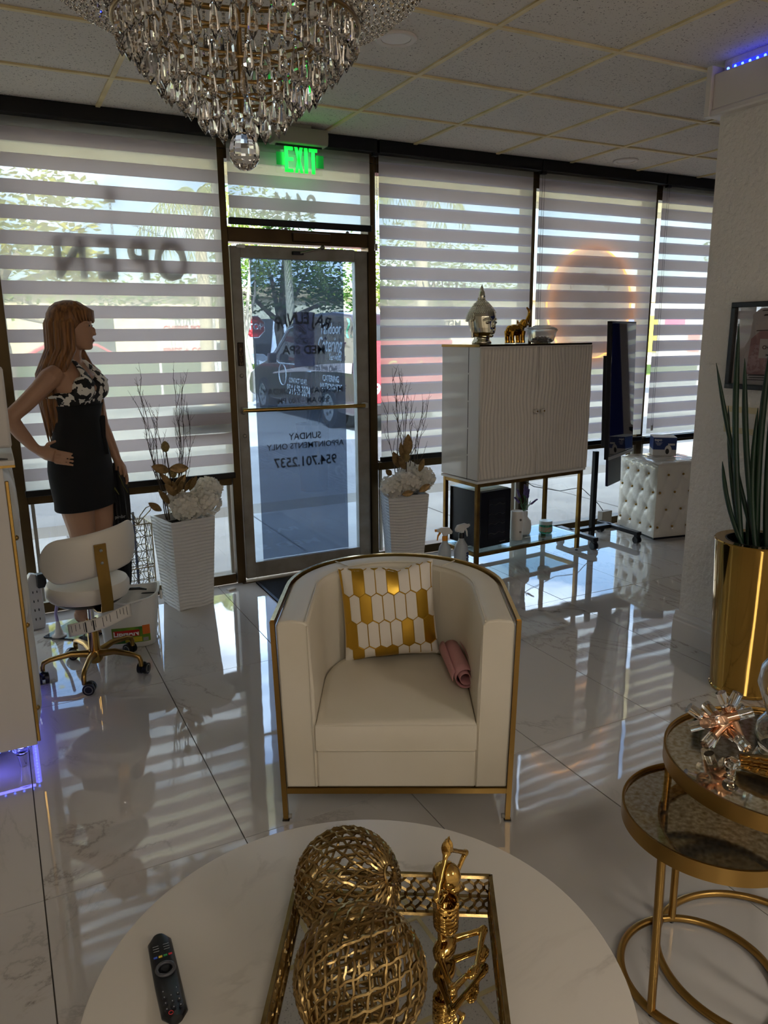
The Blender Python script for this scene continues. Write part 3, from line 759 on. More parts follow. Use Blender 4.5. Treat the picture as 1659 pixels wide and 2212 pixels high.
MAR = marble_mat('white_marble_top', (206, 198, 184), (150, 140, 126), 2.6, .3, .03)
MB().lathe([(0, TT-.022), (.453, TT-.022), (.461, TT-.017), (.462, TT-.006), (.459, TT-.001), (.455, TT), (0, TT)], 128).build('marble_top', MAR, CT, smooth=30)
MB().torus((0, 0, TT-.036), .33, .011, 64, 8).build('top_ring', GOLD, CT, smooth=60)
MB().torus((0, 0, .012), .30, .011, 64, 8).build('base_ring', GOLD, CT, smooth=60)
for k in range(4):
    a = PI/4+k*PI/2; MB().cyl((.30*math.cos(a), .30*math.sin(a), .012), (.33*math.cos(a), .33*math.sin(a), TT-.036), .01, n=10).build('leg', GOLD, CT, smooth=50)

# ---------------------------------------------------------------- mirrored tray
TR = thing('tray', 'gold rectangular tray with pierced pebble-pattern sides and mirrored bottom', 'tray', (.472, .925, TT), math.radians(-30.2))
TWd, TLn, TH = .378, .50, .052
MB().box((0, 0, .004), (TWd, TLn, .006)).build('base', GOLDA, TR)
MB().box((0, 0, .0085), (TWd-.012, TLn-.012, .003)).build('mirror', mat('mirror_silver', (225, 222, 215), .015, 1), TR)
def pierced(L, h, name, M):
    """ribs along jittered cell borders"""
    mb = MB(); rnd = random.Random(3)
    px_, pz = .021, h/3
    J = {}
    def node(i, j):
        if (i, j) not in J:
            jx = rnd.uniform(-.0035, .0035); jz = rnd.uniform(-.002, .002) if 0 < j < 6 else 0
            J[(i, j)] = Vector((min(max(-L/2+i*px_/2+jx, -L/2), L/2), 0, j*h/6+jz))
        return J[(i, j)]
    n = int(L/px_)+1
    for row in range(3):
        for c in range(n+1):
            i0 = 2*c+(row % 2)
            if i0*px_/2 > L+.001: continue
            pa, pb = node(i0, 2*row+ (0 if row else 0)), node(i0, 2*row+2)
            a, b = pa.copy(), pb.copy(); a.z = row*h/3+h/14; b.z = (row+1)*h/3-h/14
            mb.tube([a, b], .0034, 4, flat=.9)
            nx = node(i0+1, 2*row+2); nx2 = nx.copy(); nx2.z = (row+1)*h/3+h/14 if row < 2 else h
            if row < 2 and (i0+1)*px_/2 <= L:
                mb.tube([b, nx2], .0034, 4); 
            if row < 2 and i0 > 0:
                nl = node(i0-1, 2*row+2).copy(); nl.z = (row+1)*h/3+h/14; mb.tube([b, nl], .0034, 4)
    for z in (0.002, h-.002): mb.box((0, 0, z), (L, .007, .007))
    for x in (-L/2, L/2): mb.box((x, 0, h/2), (.008, .008, h))
    me = mb.mesh(name); me.transform(M); put(name, me, GOLDA, TR)
for y, rz in ((TLn/2, 0), (-TLn/2, 0)): pierced(TWd, TH, 'pierced_side', Matrix.Translation((0, y, .004)))
for x in (-TWd/2, TWd/2): pierced(TLn, TH, 'pierced_side', Matrix.Translation((x, 0, .004)) @ Matrix.Rotation(PI/2, 4, 'Z'))

# ---------------------------------------------------------------- two woven wire balls
def wire_ball(label, loc, R, seed, rot):
    t = thing('wire_ball', label, 'decorative ball', loc, 0, 'woven gold wire balls on the tray')
    rnd = random.Random(seed)
    mb = MB(); RM = Euler(rot).to_matrix(); n = 23
    for fam in (1, -1):
        for k in range(n):
            for half in (0,):
                pts = []; a0 = 2*PI*k/n; m_ = 46
                for i in range(m_+1):
                    t_ = .05+(.90)*i/m_; lat = -PI/2+PI*t_; lon = a0+fam*2.1*(t_-.5)
                    rr = R*(1+.012*math.sin(i*2.6+k))-.004
                    w_ = .016*math.sin(i*1.7+k*2)
                    p = Vector((rr*math.cos(lat)*math.cos(lon+w_), rr*math.cos(lat)*math.sin(lon+w_), rr*math.sin(lat)))
                    pts.append(RM @ p)
                mb.tube(pts, [.0021+.0010*rnd.random() for _ in pts], 5)
    for s in (-1, 1):
        mb.tube([RM @ Vector((R*.17*math.cos(2*PI*i/14), R*.17*math.sin(2*PI*i/14), s*R*.965)) for i in range(14)], .003, 5, closed=True)
    mb.build('wire_cage', GOLDA, t, smooth=60)
    return t
wire_ball('woven gold wire ball at the pierced end of the tray', (.478, 1.096, TT+.011+.1), .1, 1, (.9, .7, .2))
wire_ball('woven gold wire ball in the middle of the tray', (.408, .895, TT+.011+.106), .106, 2, (.7, .9, 1.2))

# ---------------------------------------------------------------- seated skeleton figurine
SK = thing('skeleton_figurine', 'small gold skeleton figurine sitting cross-legged with its hands clasped over its head', 'figurine', (.600, .955, TT+.011), math.radians(35))
mb = MB()
def bone(a, b, r0=.006, r1=None, knob=1.35):
    r1 = r0 if r1 is None else r1
    a, b = Vector(a), Vector(b); mb.tube([a, a+(b-a)*.12, a+(b-a)*.5, a+(b-a)*.88, b], [r0*knob, r0, (r0+r1)/2*.85, r1, r1*knob], 8)
    mb.ball(a, r0*knob, 8, 6); mb.ball(b, r1*knob, 8, 6)
# pelvis, spine, ribs (x = its left/right, -y = front)
mb.ball((0, 0, .026), (.034, .022, .02), 12, 8)
mb.tube([(0, .004, .03), (0, .008, .06), (0, .006, .09), (0, .004, .13), (0, 0, .155)], [.010, .008, .008, .008, .007], 8)
for k in range(7):
    z = .082+.009*k; w_ = .026+.004*math.sin(PI*k/6)
    mb.tube([(w_*math.cos(a), -.022*math.sin(a)*1.0-.002, z-.006*math.sin(a)) for a in [PI*2*i/16 for i in range(16)]], .0032, 6, closed=True)
mb.tube([(0, -.022, .085), (0, -.026, .14)], .004, 6)
mb.ball((0, 0, .105), (.02, .014, .03), 10, 8)
bone((-.036, 0, .146), (.036, 0, .146), .0045)
# skull
mb.ball((0, -.002, .192), (.026, .029, .027), 14, 10); mb.ball((0, -.017, .173), (.016, .015, .014), 10, 8)
# legs folded
for s in (-1, 1):
    bone((s*.024, 0, .024), (s*.082, -.05, .022), .0085, .007)
    bone((s*.082, -.05, .022), (-s*.018, -.072, .016+.008*(s > 0)), .0075, .006)
    mb.ball((-s*.03, -.07, .018+.008*(s > 0)), (.018, .011, .008), 8, 6)
    # arm: shoulder, elbow out, hand above the head
    bone((s*.038, 0, .148), (s*.072, -.012, .196), .006, .0055)
    bone((s*.072, -.012, .196), (s*.008, -.004, .243), .0055, .005)
    mb.ball((s*.005, -.003, .252), (.006, .011, .018), 8, 6)
for k in range(4): mb.tube([(-.006+.004*k, -.004, .245), (-.006+.004*k, -.004, .275)], [.003, .002], 5)
me = remeshed(mb, .0024, 2); SK.scale = (.9, .9, .9); put('bones', me, GOLDP, SK)

# ---------------------------------------------------------------- remote control
RC = thing('remote_control', 'black television remote lying on the white marble top', 'remote control', (.154, 1.142, TT), math.radians(180-3))
mb = MB(); secs = []
for i in range(17):
    t = -1+2*i/16; hwid = .0215*(1-.0*t)+.0005*math.cos(t*3); 
    e = (1-abs(t)**10)**.5 if abs(t) < 1 else 0
    hwid *= max(.55, e) if abs(t) > .9 else 1
    zz = .010+.012*max(0, t)**1.5
    secs.append([(hwid*math.cos(a), .1*t, max(.0005, zz+ (.0095 if math.sin(a) > 0 else .0095)*math.sin(a))) for a in [2*PI*k/18 for k in range(18)]])
mb.loft(secs); mb.build('body', mat('remote_black', (17, 17, 19), .3), RC, smooth=60)
bt = MB().lathe([(0, 0), (.0036, 0), (.0032, .0016), (0, .002)], 10).mesh('button'); bt.materials.append(mat('button_dark', (34, 34, 37), .35))
for rI in range(5):
    for cI in range(3): put('button', bt, None, RC, loc=(-.011+.011*cI, .088-.0 if False else .083-.016*rI, .0293-.0036*rI))
for k, c in enumerate(((190, 50, 60), (60, 150, 80), (220, 190, 60), (60, 90, 190))):
    MB().box((-.013+.0085*k, -.043, .0205), (.0062, .003, .0016)).build('colour_button', mat('btn%d' % k, c, .4), RC)
MB().torus((0, -.012, .0205), .0145, .0032, 28, 8).build('navigation_ring', mat('ring_grey', (70, 70, 74), .2), RC, smooth=60)
MB().lathe([(0, 0), (.008, 0), (.007, .003), (0, .0035)], 16, (0, -.012, .0195)).build('wheel', BLACK, RC, smooth=40)
MB().torus((.006, .092, .0312), .0035, .0006, 16, 5).build('power_mark', mat('power_red', (190, 40, 44), .4), RC)
WM = mat('print_grey', (150, 150, 152), .5)
for k, y in enumerate((-.058, -.064, -.070)):
    for x in (-.009, .009): MB().box((x, y, .0199), (.010, .0009, .0004)).build('printed_mark', WM, RC)
for rI in range(5):
    for cI in range(3): MB().box((-.011+.011*cI, .083-.016*rI, .0316-.0036*rI), (.0016, .0022, .0003)).build('printed_mark', WM, RC)

# ================================================================ nesting side tables
AGE = mat('antiqued_mirror', (222, 216, 200), .06, .95, var=(90, (178, 160, 122)), vscale=(1, 1, 1))
def side_table(label, x, y, z, r, rr, angs):
    t = thing('nesting_table', label, 'side table', (x, y, 0), 0, 'nesting side tables')
    MB().lathe([(r-.004, z-.034), (r, z-.034), (r, z+.002), (r-.004, z+.002)], 96, cap=False).build('rim', GOLD, t, smooth=30, solid=.003)
    MB().lathe([(0, z-.014), (r-.005, z-.014), (r-.005, z-.006), (0, z-.006)], 96).build('mirror_top', AGE, t, smooth=30)
    MB().torus((0, 0, .012), rr, .0095, 96, 10).build('floor_ring', GOLD, t, smooth=60)
    for a in angs:
        a = math.radians(a); MB().cyl((rr*math.cos(a), rr*math.sin(a), .012), ((r-.012)*math.cos(a), (r-.012)*math.sin(a), z-.02), .0095, n=12).build('leg', GOLD, t, smooth=50)
        MB().cyl((rr*math.cos(a), rr*math.sin(a), 0), (rr*math.cos(a), rr*math.sin(a), .006), .006, n=10).build('glide', BLACK, t)
side_table('lower round nesting table with antiqued mirror top tucked under its taller mate', 1.347, 1.005, .452, .2, .178, (187, -58, 62))
side_table('taller round nesting table with antiqued mirror top holding ornaments', 1.502, .966, .56, .25, .23, (122, 2, -118))

# ---------------------------------------------------------------- ornaments on the taller table
ACRY = mat('clear_acrylic_rod', (250, 250, 246), .02, trans=1, ior=1.46); ROSE = mat('rose_gold', (206, 164, 134), .16, 1)
def jack(label, loc, s, seed, nrod=9):
    t = thing('rod_ornament', label, 'ornament', loc, 0, 'rod burst ornaments'); rnd = random.Random(seed)
    dirs = [(1, .1, .45), (.15, 1, .3), (-.75, .6, .6), (.6, .75, -.5), (-.3, .35, 1), (.8, -.55, .35), (.3, -.2, .95), (-.9, -.25, .3)]
    for k, d in enumerate(dirs):
        d = Vector(d).normalized(); o = Vector((rnd.uniform(-1, 1), rnd.uniform(-1, 1), rnd.uniform(-.6, .6)))*s*.28
        MB().cyl(o-d*s*.5, o+d*s*.5, s*.155, n=16).build('metal_sleeve', ROSE, t, smooth=50)
        for e in (-1, 1): MB().cyl(o+d*s*.5*e, o+d*s*.92*e, s*.15, n=16).build('clear_rod', ACRY, t, smooth=50)
jack('burst of rose gold tubes with clear rod ends standing on the side table', (1.425, 1.055, .556+.072), .078, 3)
jk = thing('crystal_dish_knob', 'small clear crystal stopper lying beside the gold wing dish', 'stopper', (1.362, .985, .556))
MB().lathe([(0, 0), (.009, 0), (.008, .012), (.015, .018), (.0175, .026), (.015, .033), (0, .035)], 20).build('stopper', ACRY, jk, smooth=40)
# angel wing dish
wg = thing('wing_dish', 'gold dish shaped like a feathered wing on the side table', 'dish', (1.432, .915, .556), math.radians(-62))
def wing(u, v):
    L = .20; x = -.09+L*u; wd_ = .045*math.sin(PI*min(1, u*.9+.12))**.7+.004
    y = (v-.5)*2*wd_+.02*u*u; z = .006+.016*(2*abs(v-.5))**2+.01*u
    return Vector((x, y, z))
MB().surf(wing, 20, 13).build('dish', GOLDA, wg, smooth=60, solid=.003)
fm = MB().ball((0, 0, 0), (.012, .0035, .0022), 8, 5).mesh('feather'); fm.materials.append(GOLDP)
for i in range(9):
    for j in range(7):
        u = .06+.1*i+.02*(j % 2); v = .12+.127*j
        if u > .98: continue
        p = wing(u, v)
        o = put('feather', fm, None, wg, loc=p+Vector((0, 0, .0035))); o.rotation_euler = (0, -.2, (v-.5)*.6)
# clear glass vase
gv = thing('glass_vase', 'clear blown glass vase on the side table', 'vase', (1.552, 1.0, .556))
prof = [(.03, 0), (.05, .004), (.062, .03), (.058, .06), (.04, .085), (.052, .12), (.066, .16), (.06, .20), (.045, .225), (.042, .225), (.056, .198), (.062, .16), (.048, .12), (.036, .085), (.054, .06), (.058, .03), (.046, .01), (0, .008)]
MB().lathe(prof, 40).build('glass_body', mat('clear_glass', (250, 250, 248), .0, trans=1, ior=1.3), gv, smooth=50)
# ================================================================ white cabinet on a gold stand
CB = thing('bar_cabinet', 'tall white cabinet with wavy carved doors on an open gold metal stand', 'cabinet', (2.655, 3.901, 0), .075)
CW, CD, CZ0, CZ1 = .95, .385, .583, 1.443
MB().box((CW/2, CD/2, (CZ0+CZ1)/2+.008), (CW, CD, CZ1-CZ0-.016-.012)).build('body', WGLOSS, CB, bevel=.002)
MB().box((CW/2, CD/2, CZ0+.008), (CW+.004, CD+.004, .016)).build('bottom_board', WHITE, CB, bevel=.002)
MB().box((CW/2, CD/2, CZ1-.004), (CW+.006, CD+.006, .012)).build('top_plate', mat('smoked_gold_top', (120, 92, 40), .06, 1), CB, bevel=.002)
MB().box((-.0015, CD/2, CZ1-.006), (.004, CD+.006, .016)).build('top_edge', GOLDP, CB)
for k in range(5): MB().box((-.0006, .105, CZ0+.09+.17*k), (.002, .003, .16)).build('side_seam', mat('seam_dark', (70, 64, 58), .8), CB)
CARV = mat('carved_white_lacquer', (206, 198, 186), .3)
def carved(x0, x1, ph):
    def f(u, v):
        x = x0+(x1-x0)*u; z = CZ0+.02+(CZ1-CZ0-.036)*v
        warp = .034*noise.noise(Vector((x*3.2, z*2.1, 1.7)))+.016*noise.noise(Vector((x*7, z*5, 4.2)))
        s = math.sin((x+warp)*2*PI/.027)
        return Vector((x, -.011-.0028*s, z))
    return MB().surf(f, 150, 46)
for x0, x1 in ((.002, CW/2-.0015), (CW/2+.0015, CW-.002)):
    mb = carved(x0, x1, 0)
    d = mb.build('door', CARV, CB, smooth=80, solid=.004)
    kx = x1-.028 if x0 < .1 else x0+.028
    MB().lathe([(0, 0), (.006, 0), (.006, .012), (.015, .016), (.0165, .026), (.013, .032), (0, .033)], 18, M=Matrix.Translation((kx, -.013, 1.02)) @ Matrix.Rotation(PI/2, 4, 'X')).build('knob', mat('knob_white', (214, 206, 196), .2), d, smooth=40)
    MB().lathe([(0, 0), (.006, 0), (.006, .002), (0, .002)], 14, M=Matrix.Translation((kx, -.0455, 1.02)) @ Matrix.Rotation(PI/2, 4, 'X')).build('knob_inlay', GOLD, d)
    MB().box(((x0+x1)/2, -.004, (CZ0+CZ1)/2), (x1-x0, .008, CZ1-CZ0-.034)).build('door_core', CARV, d)
LEGM = mat('aged_gold_tube', (150, 116, 58), .3, 1, var=(9, (112, 84, 44)))
for x in (.022, CW-.022):
    for y in (.022, CD-.022):
        MB().box((x, y, CZ0/2+.008), (.026, .026, CZ0-.016)).build('leg', LEGM, CB, bevel=.002)
        MB().lathe([(0, 0), (.011, 0), (.009, .009), (0, .009)], 12, (x, y, 0)).build('foot', BLACK, CB)
for z in (CZ0-.013, .108):
    for y in (.022, CD-.022): MB().box((CW/2, y, z), (CW-.07, .022, .024)).build('rail', LEGM, CB)
    for x in (.022, CW-.022): MB().box((x, CD/2, z), (.022, CD-.07, .024)).build('rail', LEGM, CB)
MB().box((CW/2, CD/2, .124), (CW-.05, CD-.05, .007)).build('glass_shelf', pane_mat('shelf_glass', (.82, .92, .92), 1.3), CB)
def cab(x, y, z=0):
    c, s = math.cos(.075), math.sin(.075); return (2.655+x*c-y*s, 3.901+x*s+y*c, z)
SHZ = .1285

# ---------------------------------------------------------------- on the shelf
FR = thing('wine_cooler', 'black countertop wine cooler with a dark glass door on the glass shelf', 'wine cooler', cab(.06, .055, SHZ), .075+.05)
MB().box((.135, .15, .2), (.27, .285, .375)).build('body', mat('cooler_black', (9, 9, 12), .25), FR, bevel=.004)
dr = MB().box((.135, -.005, .2), (.266, .026, .372)).build('door', mat('cooler_door', (6, 6, 8), .12), FR, bevel=.003)
MB().box((.145, -.0185, .2), (.15, .003, .27)).build('window', mat('cooler_glass', (24, 26, 32), .04), dr)
for k in range(4): MB().tube([(.075+.01*i, -.0205, .10+.065*k+.006*math.sin(i*.9)) for i in range(15)], .0012, 4).build('wire_rack', SCREW, dr)
MB().box((.2, -.0187, .036), (.05, .001, .004)).build('badge', mat('badge_grey', (110, 108, 104), .4), dr)
for x in (.03, .24): MB().cyl((x, .05, 0), (x, .05, .014), .012, n=10).build('foot', BLACK, FR)
sp_ = thing('white_speaker', 'white upright cylinder with two round ports on the glass shelf beside the wine cooler', 'speaker', cab(.455, .13, SHZ))
MB().lathe([(0, 0), (.04, 0), (.043, .004), (.043, .196), (.04, .2), (.036, .197), (0, .197)], 32).build('body', WHITE, sp_, smooth=40)
for z in (.06, .145): MB().lathe([(0, 0), (.008, 0), (.008, .003), (0, .003)], 14, M=Matrix.Rotation(-.5, 4, 'Z') @ Matrix.Translation((.02, -.039, z)) @ Matrix.Rotation(PI/2, 4, 'X')).build('port', mat('port_grey', (120, 116, 110), .5), sp_)
lv = thing('lavender_vase', 'white bottle vase with artificial lavender stems on the glass shelf', 'vase', cab(.60, .22, SHZ))
MB().lathe([(0, 0), (.045, 0), (.052, .015), (.055, .06), (.05, .095), (.03, .118), (.022, .13), (.022, .16), (.026, .165), (.022, .166), (.018, .16), (0, .15)], 36).build('vase_body', mat('vase_white', (205, 202, 198), .35), lv, smooth=50)
LVS = mat('lavender_stem', (50, 92, 44), .6); LVF = mat('lavender_bloom', (84, 66, 116), .7)
rnd = random.Random(11)
for k, (dx, dy, h) in enumerate(((-.085, 0, .12), (-.05, .02, .17), (.0, .0, .2), (.02, -.02, .17), (.04, .02, .18), (.11, .0, .085))):
    p0 = Vector((0, 0, .15)); p1 = Vector((dx*.4, dy, .15+h*.55)); p2 = Vector((dx, dy, .15+h))
    st = MB().tube([p0, p1, p2], .0018, 5).build('stem', LVS, lv)
    fb = MB()
    for i in range(9):
        t = .62+.38*i/8; q = p1.lerp(p2, (t-.5)*2) if t > .5 else p0.lerp(p1, t*2)
        for j in range(4):
            a = j*PI/2+i; fb.ball(q+Vector((math.cos(a)*.0055, math.sin(a)*.0055, 0)), .0045*(1.1-.04*i), 5, 4)
    fb.build('bloom', LVF, st)
    for i in range(4):
        q = p0.lerp(p1, .3+.2*i); a = rnd.uniform(0, 6.3); e = q+Vector((math.cos(a)*.03, math.sin(a)*.03, .04))
        MB().tube([q, (q+e)/2+Vector((0, 0, .006)), e], [.001, .0035, .0005], 4, flat=.3).build('leaf', LVS, st)
gj = thing('gel_jar', 'small squat jar of green gel beads with a white lid on the glass shelf', 'jar', cab(.745, .15, SHZ))
MB().lathe([(0, 0), (.04, 0), (.047, .008), (.047, .055), (.042, .065), (0, .065)], 28).build('jar_body', mat('green_gel', (70, 176, 140), .25, trans=.35, ior=1.35, var=(120, (40, 130, 100))), gj, smooth=40)
MB().lathe([(0, .064), (.045, .064), (.046, .082), (.043, .088), (0, .088)], 28).build('lid', mat('lid_frost', (190, 205, 200), .35), gj, smooth=40)
MB().lathe([(.0475, .014), (.0478, .014), (.0478, .048), (.0475, .048)], 28).build('wrap_label', mat('jar_label', (150, 190, 165), .6, var=(90, (200, 120, 110))), gj)

# ---------------------------------------------------------------- on the cabinet top
TZ = CZ1+.0025
SILV = mat('silver_plated', (214, 210, 188), .13, 1)
BH = thing('buddha_head', 'silver plated buddha head statue with tall pointed crown on the cabinet', 'statue', cab(.175, .2, TZ), math.radians(14))
mb = MB()
# head: -y is the face
mb.loft([ell(0, 0, z, rx, ry, 28) for z, rx, ry in ((.0, .062, .062), (.012, .064, .064), (.02, .058, .058), (.03, .05, .05), (.045, .046, .05))])
mb.loft([ell(0, oy, z, rx, ry, 28) for z, rx, ry, oy in ((.038, .036, .04, -.012), (.05, .058, .062, -.012), (.07, .071, .08, -.01), (.10, .081, .088, -.004), (.135, .087, .091, 0), (.17, .088, .092, .002), (.20, .082, .087, .004), (.225, .066, .072, .006), (.243, .044, .05, .006), (.25, .02, .02, .006))])
mb.loft([ell(0, .006, z, r, r, 20) for z, r in ((.23, .05), (.25, .046), (.262, .032), (.27, .02))])
mb.ball((0, -.092, .122), (.011, .012, .022), 10, 8); mb.ball((0, -.098, .108), (.0135, .010, .009), 10, 8)          # nose
mb.ball((0, -.09, .082), (.019, .009, .0055), 10, 8); mb.ball((0, -.088, .072), (.015, .009, .006), 10, 8)             # lips
mb.ball((0, -.078, .052), (.018, .013, .012), 10, 8)
for s in (-1, 1):
    mb.ball((s*.033, -.079, .133), (.019, .010, .0085), 10, 8)
    mb.tube([(s*.010, -.092, .145), (s*.028, -.089, .157), (s*.05, -.077, .153), (s*.062, -.064, .143)], [.004, .0045, .004, .002], 8)
    mb.tube([(s*.087, .004, .165), (s*.094, .008, .145), (s*.09, .004, .11), (s*.084, .002, .075), (s*.082, 0, .04)], [.010, .017, .013, .012, .015], 10, flat=.45, up=(0, 1, 0))
me = remeshed(mb, .0026, 2); put('head', me, SILV, BH)
cm = MB().ball((0, 0, 0), (.0068, .0068, .0062), 8, 6).mesh('curl'); cm.materials.append(SILV); cm.shade_smooth()
hair = MB()
for k in range(12):
    t = k/11; z = .146+.105*t; rx = .091*math.cos(t*1.18)+.004; n = max(8, int(2*PI*rx/.0125))
    for i in range(n):
        a = 2*PI*(i+.5*(k % 2))/n
        if math.sin(a) < -.15 and z < .205-.02*abs(math.cos(a)) : continue
        hair.ball((rx*math.cos(a), rx*1.03*math.sin(a)+.004, z+(.012 if math.sin(a) < 0 else -.01)*0), .0072, 6, 5)
for k in range(4):
    z = .246+.007*k; r = .046-.008*k; n = int(2*PI*r/.012)
    for i in range(n): hair.ball((r*math.cos(2*PI*i/n), .006+r*math.sin(2*PI*i/n), z), .0068, 6, 5)
hair.build('hair_curls', SILV, BH, smooth=80)
fl_ = MB().lathe([(.014, .262), (.021, .275), (.024, .29), (.02, .31), (.011, .335), (.001, .366)], 8, (0, .006, 0))
for k in range(18):
    z = .272+.0045*k; r = max(.004, .024-.0011*k); a = k*2.4
    fl_.ball((r*math.cos(a), .006+r*math.sin(a), z), (.005, .005, .009), 6, 5)
fl_.build('flame_crown', SILV, BH, smooth=60)

EL = thing('elephant_figurine', 'gold ceramic elephant figurine with its trunk raised on the cabinet', 'figurine', cab(.44, .18, TZ), math.radians(8))
mb = MB()
mb.ball((-.015, 0, .085), (.056, .036, .037), 16, 12); mb.ball((.03, 0, .092), (.036, .033, .036), 14, 10); mb.ball((-.055, 0, .082), (.026, .031, .034), 12, 10)
for x, y in ((.038, .019), (.044, -.019), (-.056, .02), (-.05, -.019)):
    mb.tube([(x, y, .08), (x-.002, y, .045), (x+.001, y, .02), (x+.002, y, .002)], [.021, .016, .0155, .018], 12)
mb.ball((.068, 0, .125), (.03, .026, .03), 14, 10)
mb.tube([(.085, 0, .132), (.105, 0, .15), (.118, 0, .178), (.118, 0, .203), (.106, 0, .219), (.092, 0, .228)], [.019, .0155, .012, .0095, .008, .0055], 12)
for s in (-1, 1):
    mb.ball((.046, s*.026, .122), (.022, .006, .03), 12, 8, Euler((s*-.25, .3, s*.35)).to_matrix())
    mb.tube([(.086, s*.014, .118), (.104, s*.018, .118), (.116, s*.018, .126)], [.006, .0045, .001], 8)
mb.tube([(-.078, 0, .095), (-.088, 0, .08), (-.086, 0, .06)], [.005, .003, .004], 6)
me = remeshed(mb, .0028, 3); put('body', me, mat('gold_ceramic', (186, 138, 48), .12, 1), EL)
facet = MB()
for k, pts in enumerate(([(.036, -.033, .14), (.052, -.037, .12), (.07, -.03, .1)], [(.02, -.034, .11), (.024, -.037, .085), (.03, -.034, .06)], [(-.06, -.031, .095), (-.02, -.037, .088), (.02, -.037, .094)])): facet.tube(pts, .0012, 5)
facet.build('seam_lines', GOLDP, EL)

GB = thing('glass_bowl', 'rimmed crackle glass bowl of clear stones on the cabinet', 'bowl', cab(.675, .19, TZ))
CGL = mat('crackle_glass', (246, 245, 240), .12, trans=.78, ior=1.15, bump=(70, .6, .004))
MB().lathe([(.0, 0), (.062, 0), (.082, .014), (.092, .045), (.098, .07), (.108, .083), (.1, .094), (.078, .104), (.062, .107), (.056, .113), (.05, .113), (.056, .104), (.074, .099), (.098, .088), (.092, .07), (.086, .045), (.076, .018), (0, .005)], 48).build('bowl', CGL, GB, smooth=50)
st = MB().ball((0, 0, 0), (.012, .01, .008), 7, 5).mesh('stone'); st.materials.append(mat('clear_stone', (226, 224, 216), .15, trans=.4, ior=1.4))
for k in range(46):
    a = rnd.uniform(0, 6.28); r = .062*math.sqrt(rnd.random()); o = put('stone', st, None, GB, loc=(r*math.cos(a), r*math.sin(a), .014+.02*rnd.random())); o.rotation_euler = (rnd.random()*3, rnd.random()*3, 0)

# ---------------------------------------------------------------- spray bottles on the floor
def sprayer(label, x, y, capm, trig, txt, rz, s=1.0):
    t = thing('spray_bottle', label, 'spray bottle', (x, y, 0), rz, 'spray bottles beside the cabinet')
    MB().lathe([(0, 0), (.040*s, 0), (.043*s, .006), (.043*s, .13*s), (.036*s, .165*s), (.018*s, .195*s), (.0145*s, .215*s), (0, .215*s)], 28).build('bottle', mat('milky_plastic', (196, 200, 200), .35, trans=.25), t, smooth=50)
    MB().lathe([(0, .208*s), (.018*s, .208*s), (.018*s, .232*s), (.013*s, .238*s), (0, .238*s)], 20).build('cap', capm, t, smooth=40)
    hd = MB(); hd.prism([(-.045, .0), (-.05, .016), (-.03, .042), (.03, .046), (.055, .034), (.056, .018), (.02, .012), (.012, -.012), (-.012, -.012), (-.016, .0)], .026, frame((0, .013, .25*s), (1, 0, 0), (0, 0, 1)))
    hd.build('trigger_head', WHITE, t, bevel=.004)
    MB().tube([(.03, 0, .262*s), (.045, 0, .24*s), (.05, 0, .21*s)], [.008, .006, .004], 8).build('trigger', trig, t, smooth=50)
    MB().cyl((.052, 0, .276*s), (.066, 0, .276*s), .009, n=10).build('nozzle', trig, t)
    if txt: lettering('bottle_lettering', txt, .026, mat('label_navy', (20, 40, 90), .5), t, frame((.012, -.0445*s, .085*s), (0, 0, 1), (-1, 0, 0)), bold=.0012)
ORG = mat('orange_plastic', (226, 146, 30), .35)
sprayer('white spray bottle with an orange collar and trigger on the floor', 2.50, 4.03, ORG, ORG, None, PI-.3, 1.0)
sprayer('white spray bottle with a black collar and navy side lettering on the floor', 2.585, 3.965, BLACK, WHITE, 'ECOLAB', .15, 1.1)

# ================================================================ screen on wheels
TV = thing('rolling_screen', 'tall portrait screen leaning on a black wheeled stand by the ottoman', 'screen', (0, 0, 0))
nx_, ny_ = .37, -.93
c0 = Vector((4.02, 4.10, 0)); wx = Vector((.893, .45, 0)).normalized(); wn_ = Vector((.45, -.893, 0)).normalized()
lean = math.radians(4)
def tvm(x, z, d): # x along width, z height, d towards the viewer side
    return c0+wx*(x+(z-.62)*.05)+Vector((0, 0, z))+wn_*(d+(z-1.1)*-.05)
def tvbox(x0, x1, z0, z1, d0, d1, name, m, skew=0.0, parent=TV):
    mb = MB(); v = []
    for x in (x0, x1):
        for d in (d0, d1):
            for z in (z0, z1): v.append(mb.bm.verts.new(tvm(x, z+skew*(x-x0), d)))
    for f in ((0, 1, 3, 2), (4, 6, 7, 5), (0, 4, 5, 1), (2, 3, 7, 6), (0, 2, 6, 4), (1, 5, 7, 3)): mb.face([v[i] for i in f])
    return mb.build(name, m, parent, bevel=.002)
tvbox(-.26, .26, .635, 1.585, -.03, .0, 'screen_shell', BLACK)
tvbox(-.248, .248, .66, 1.573, .0, .003, 'glass_face', mat('dark_screen_glass', (5, 5, 7), .015, spec=1.0, coat=1))
tvbox(-.26, .26, .632, .655, .0, .006, 'chin_strip', mat('chin_silver', (170, 168, 166), .3, .6))
tvbox(-.20, .10, .72, 1.35, -.075, -.03, 'back_housing', BLACK)
tvbox(-.22, .05, .44, .64, -.03, -.012, 'lower_panel', mat('navy_panel', (14, 18, 46), .3))
MB().box((3.895, 4.19, .33), (.035, .03, .66)).build('post', MBLACK, TV)
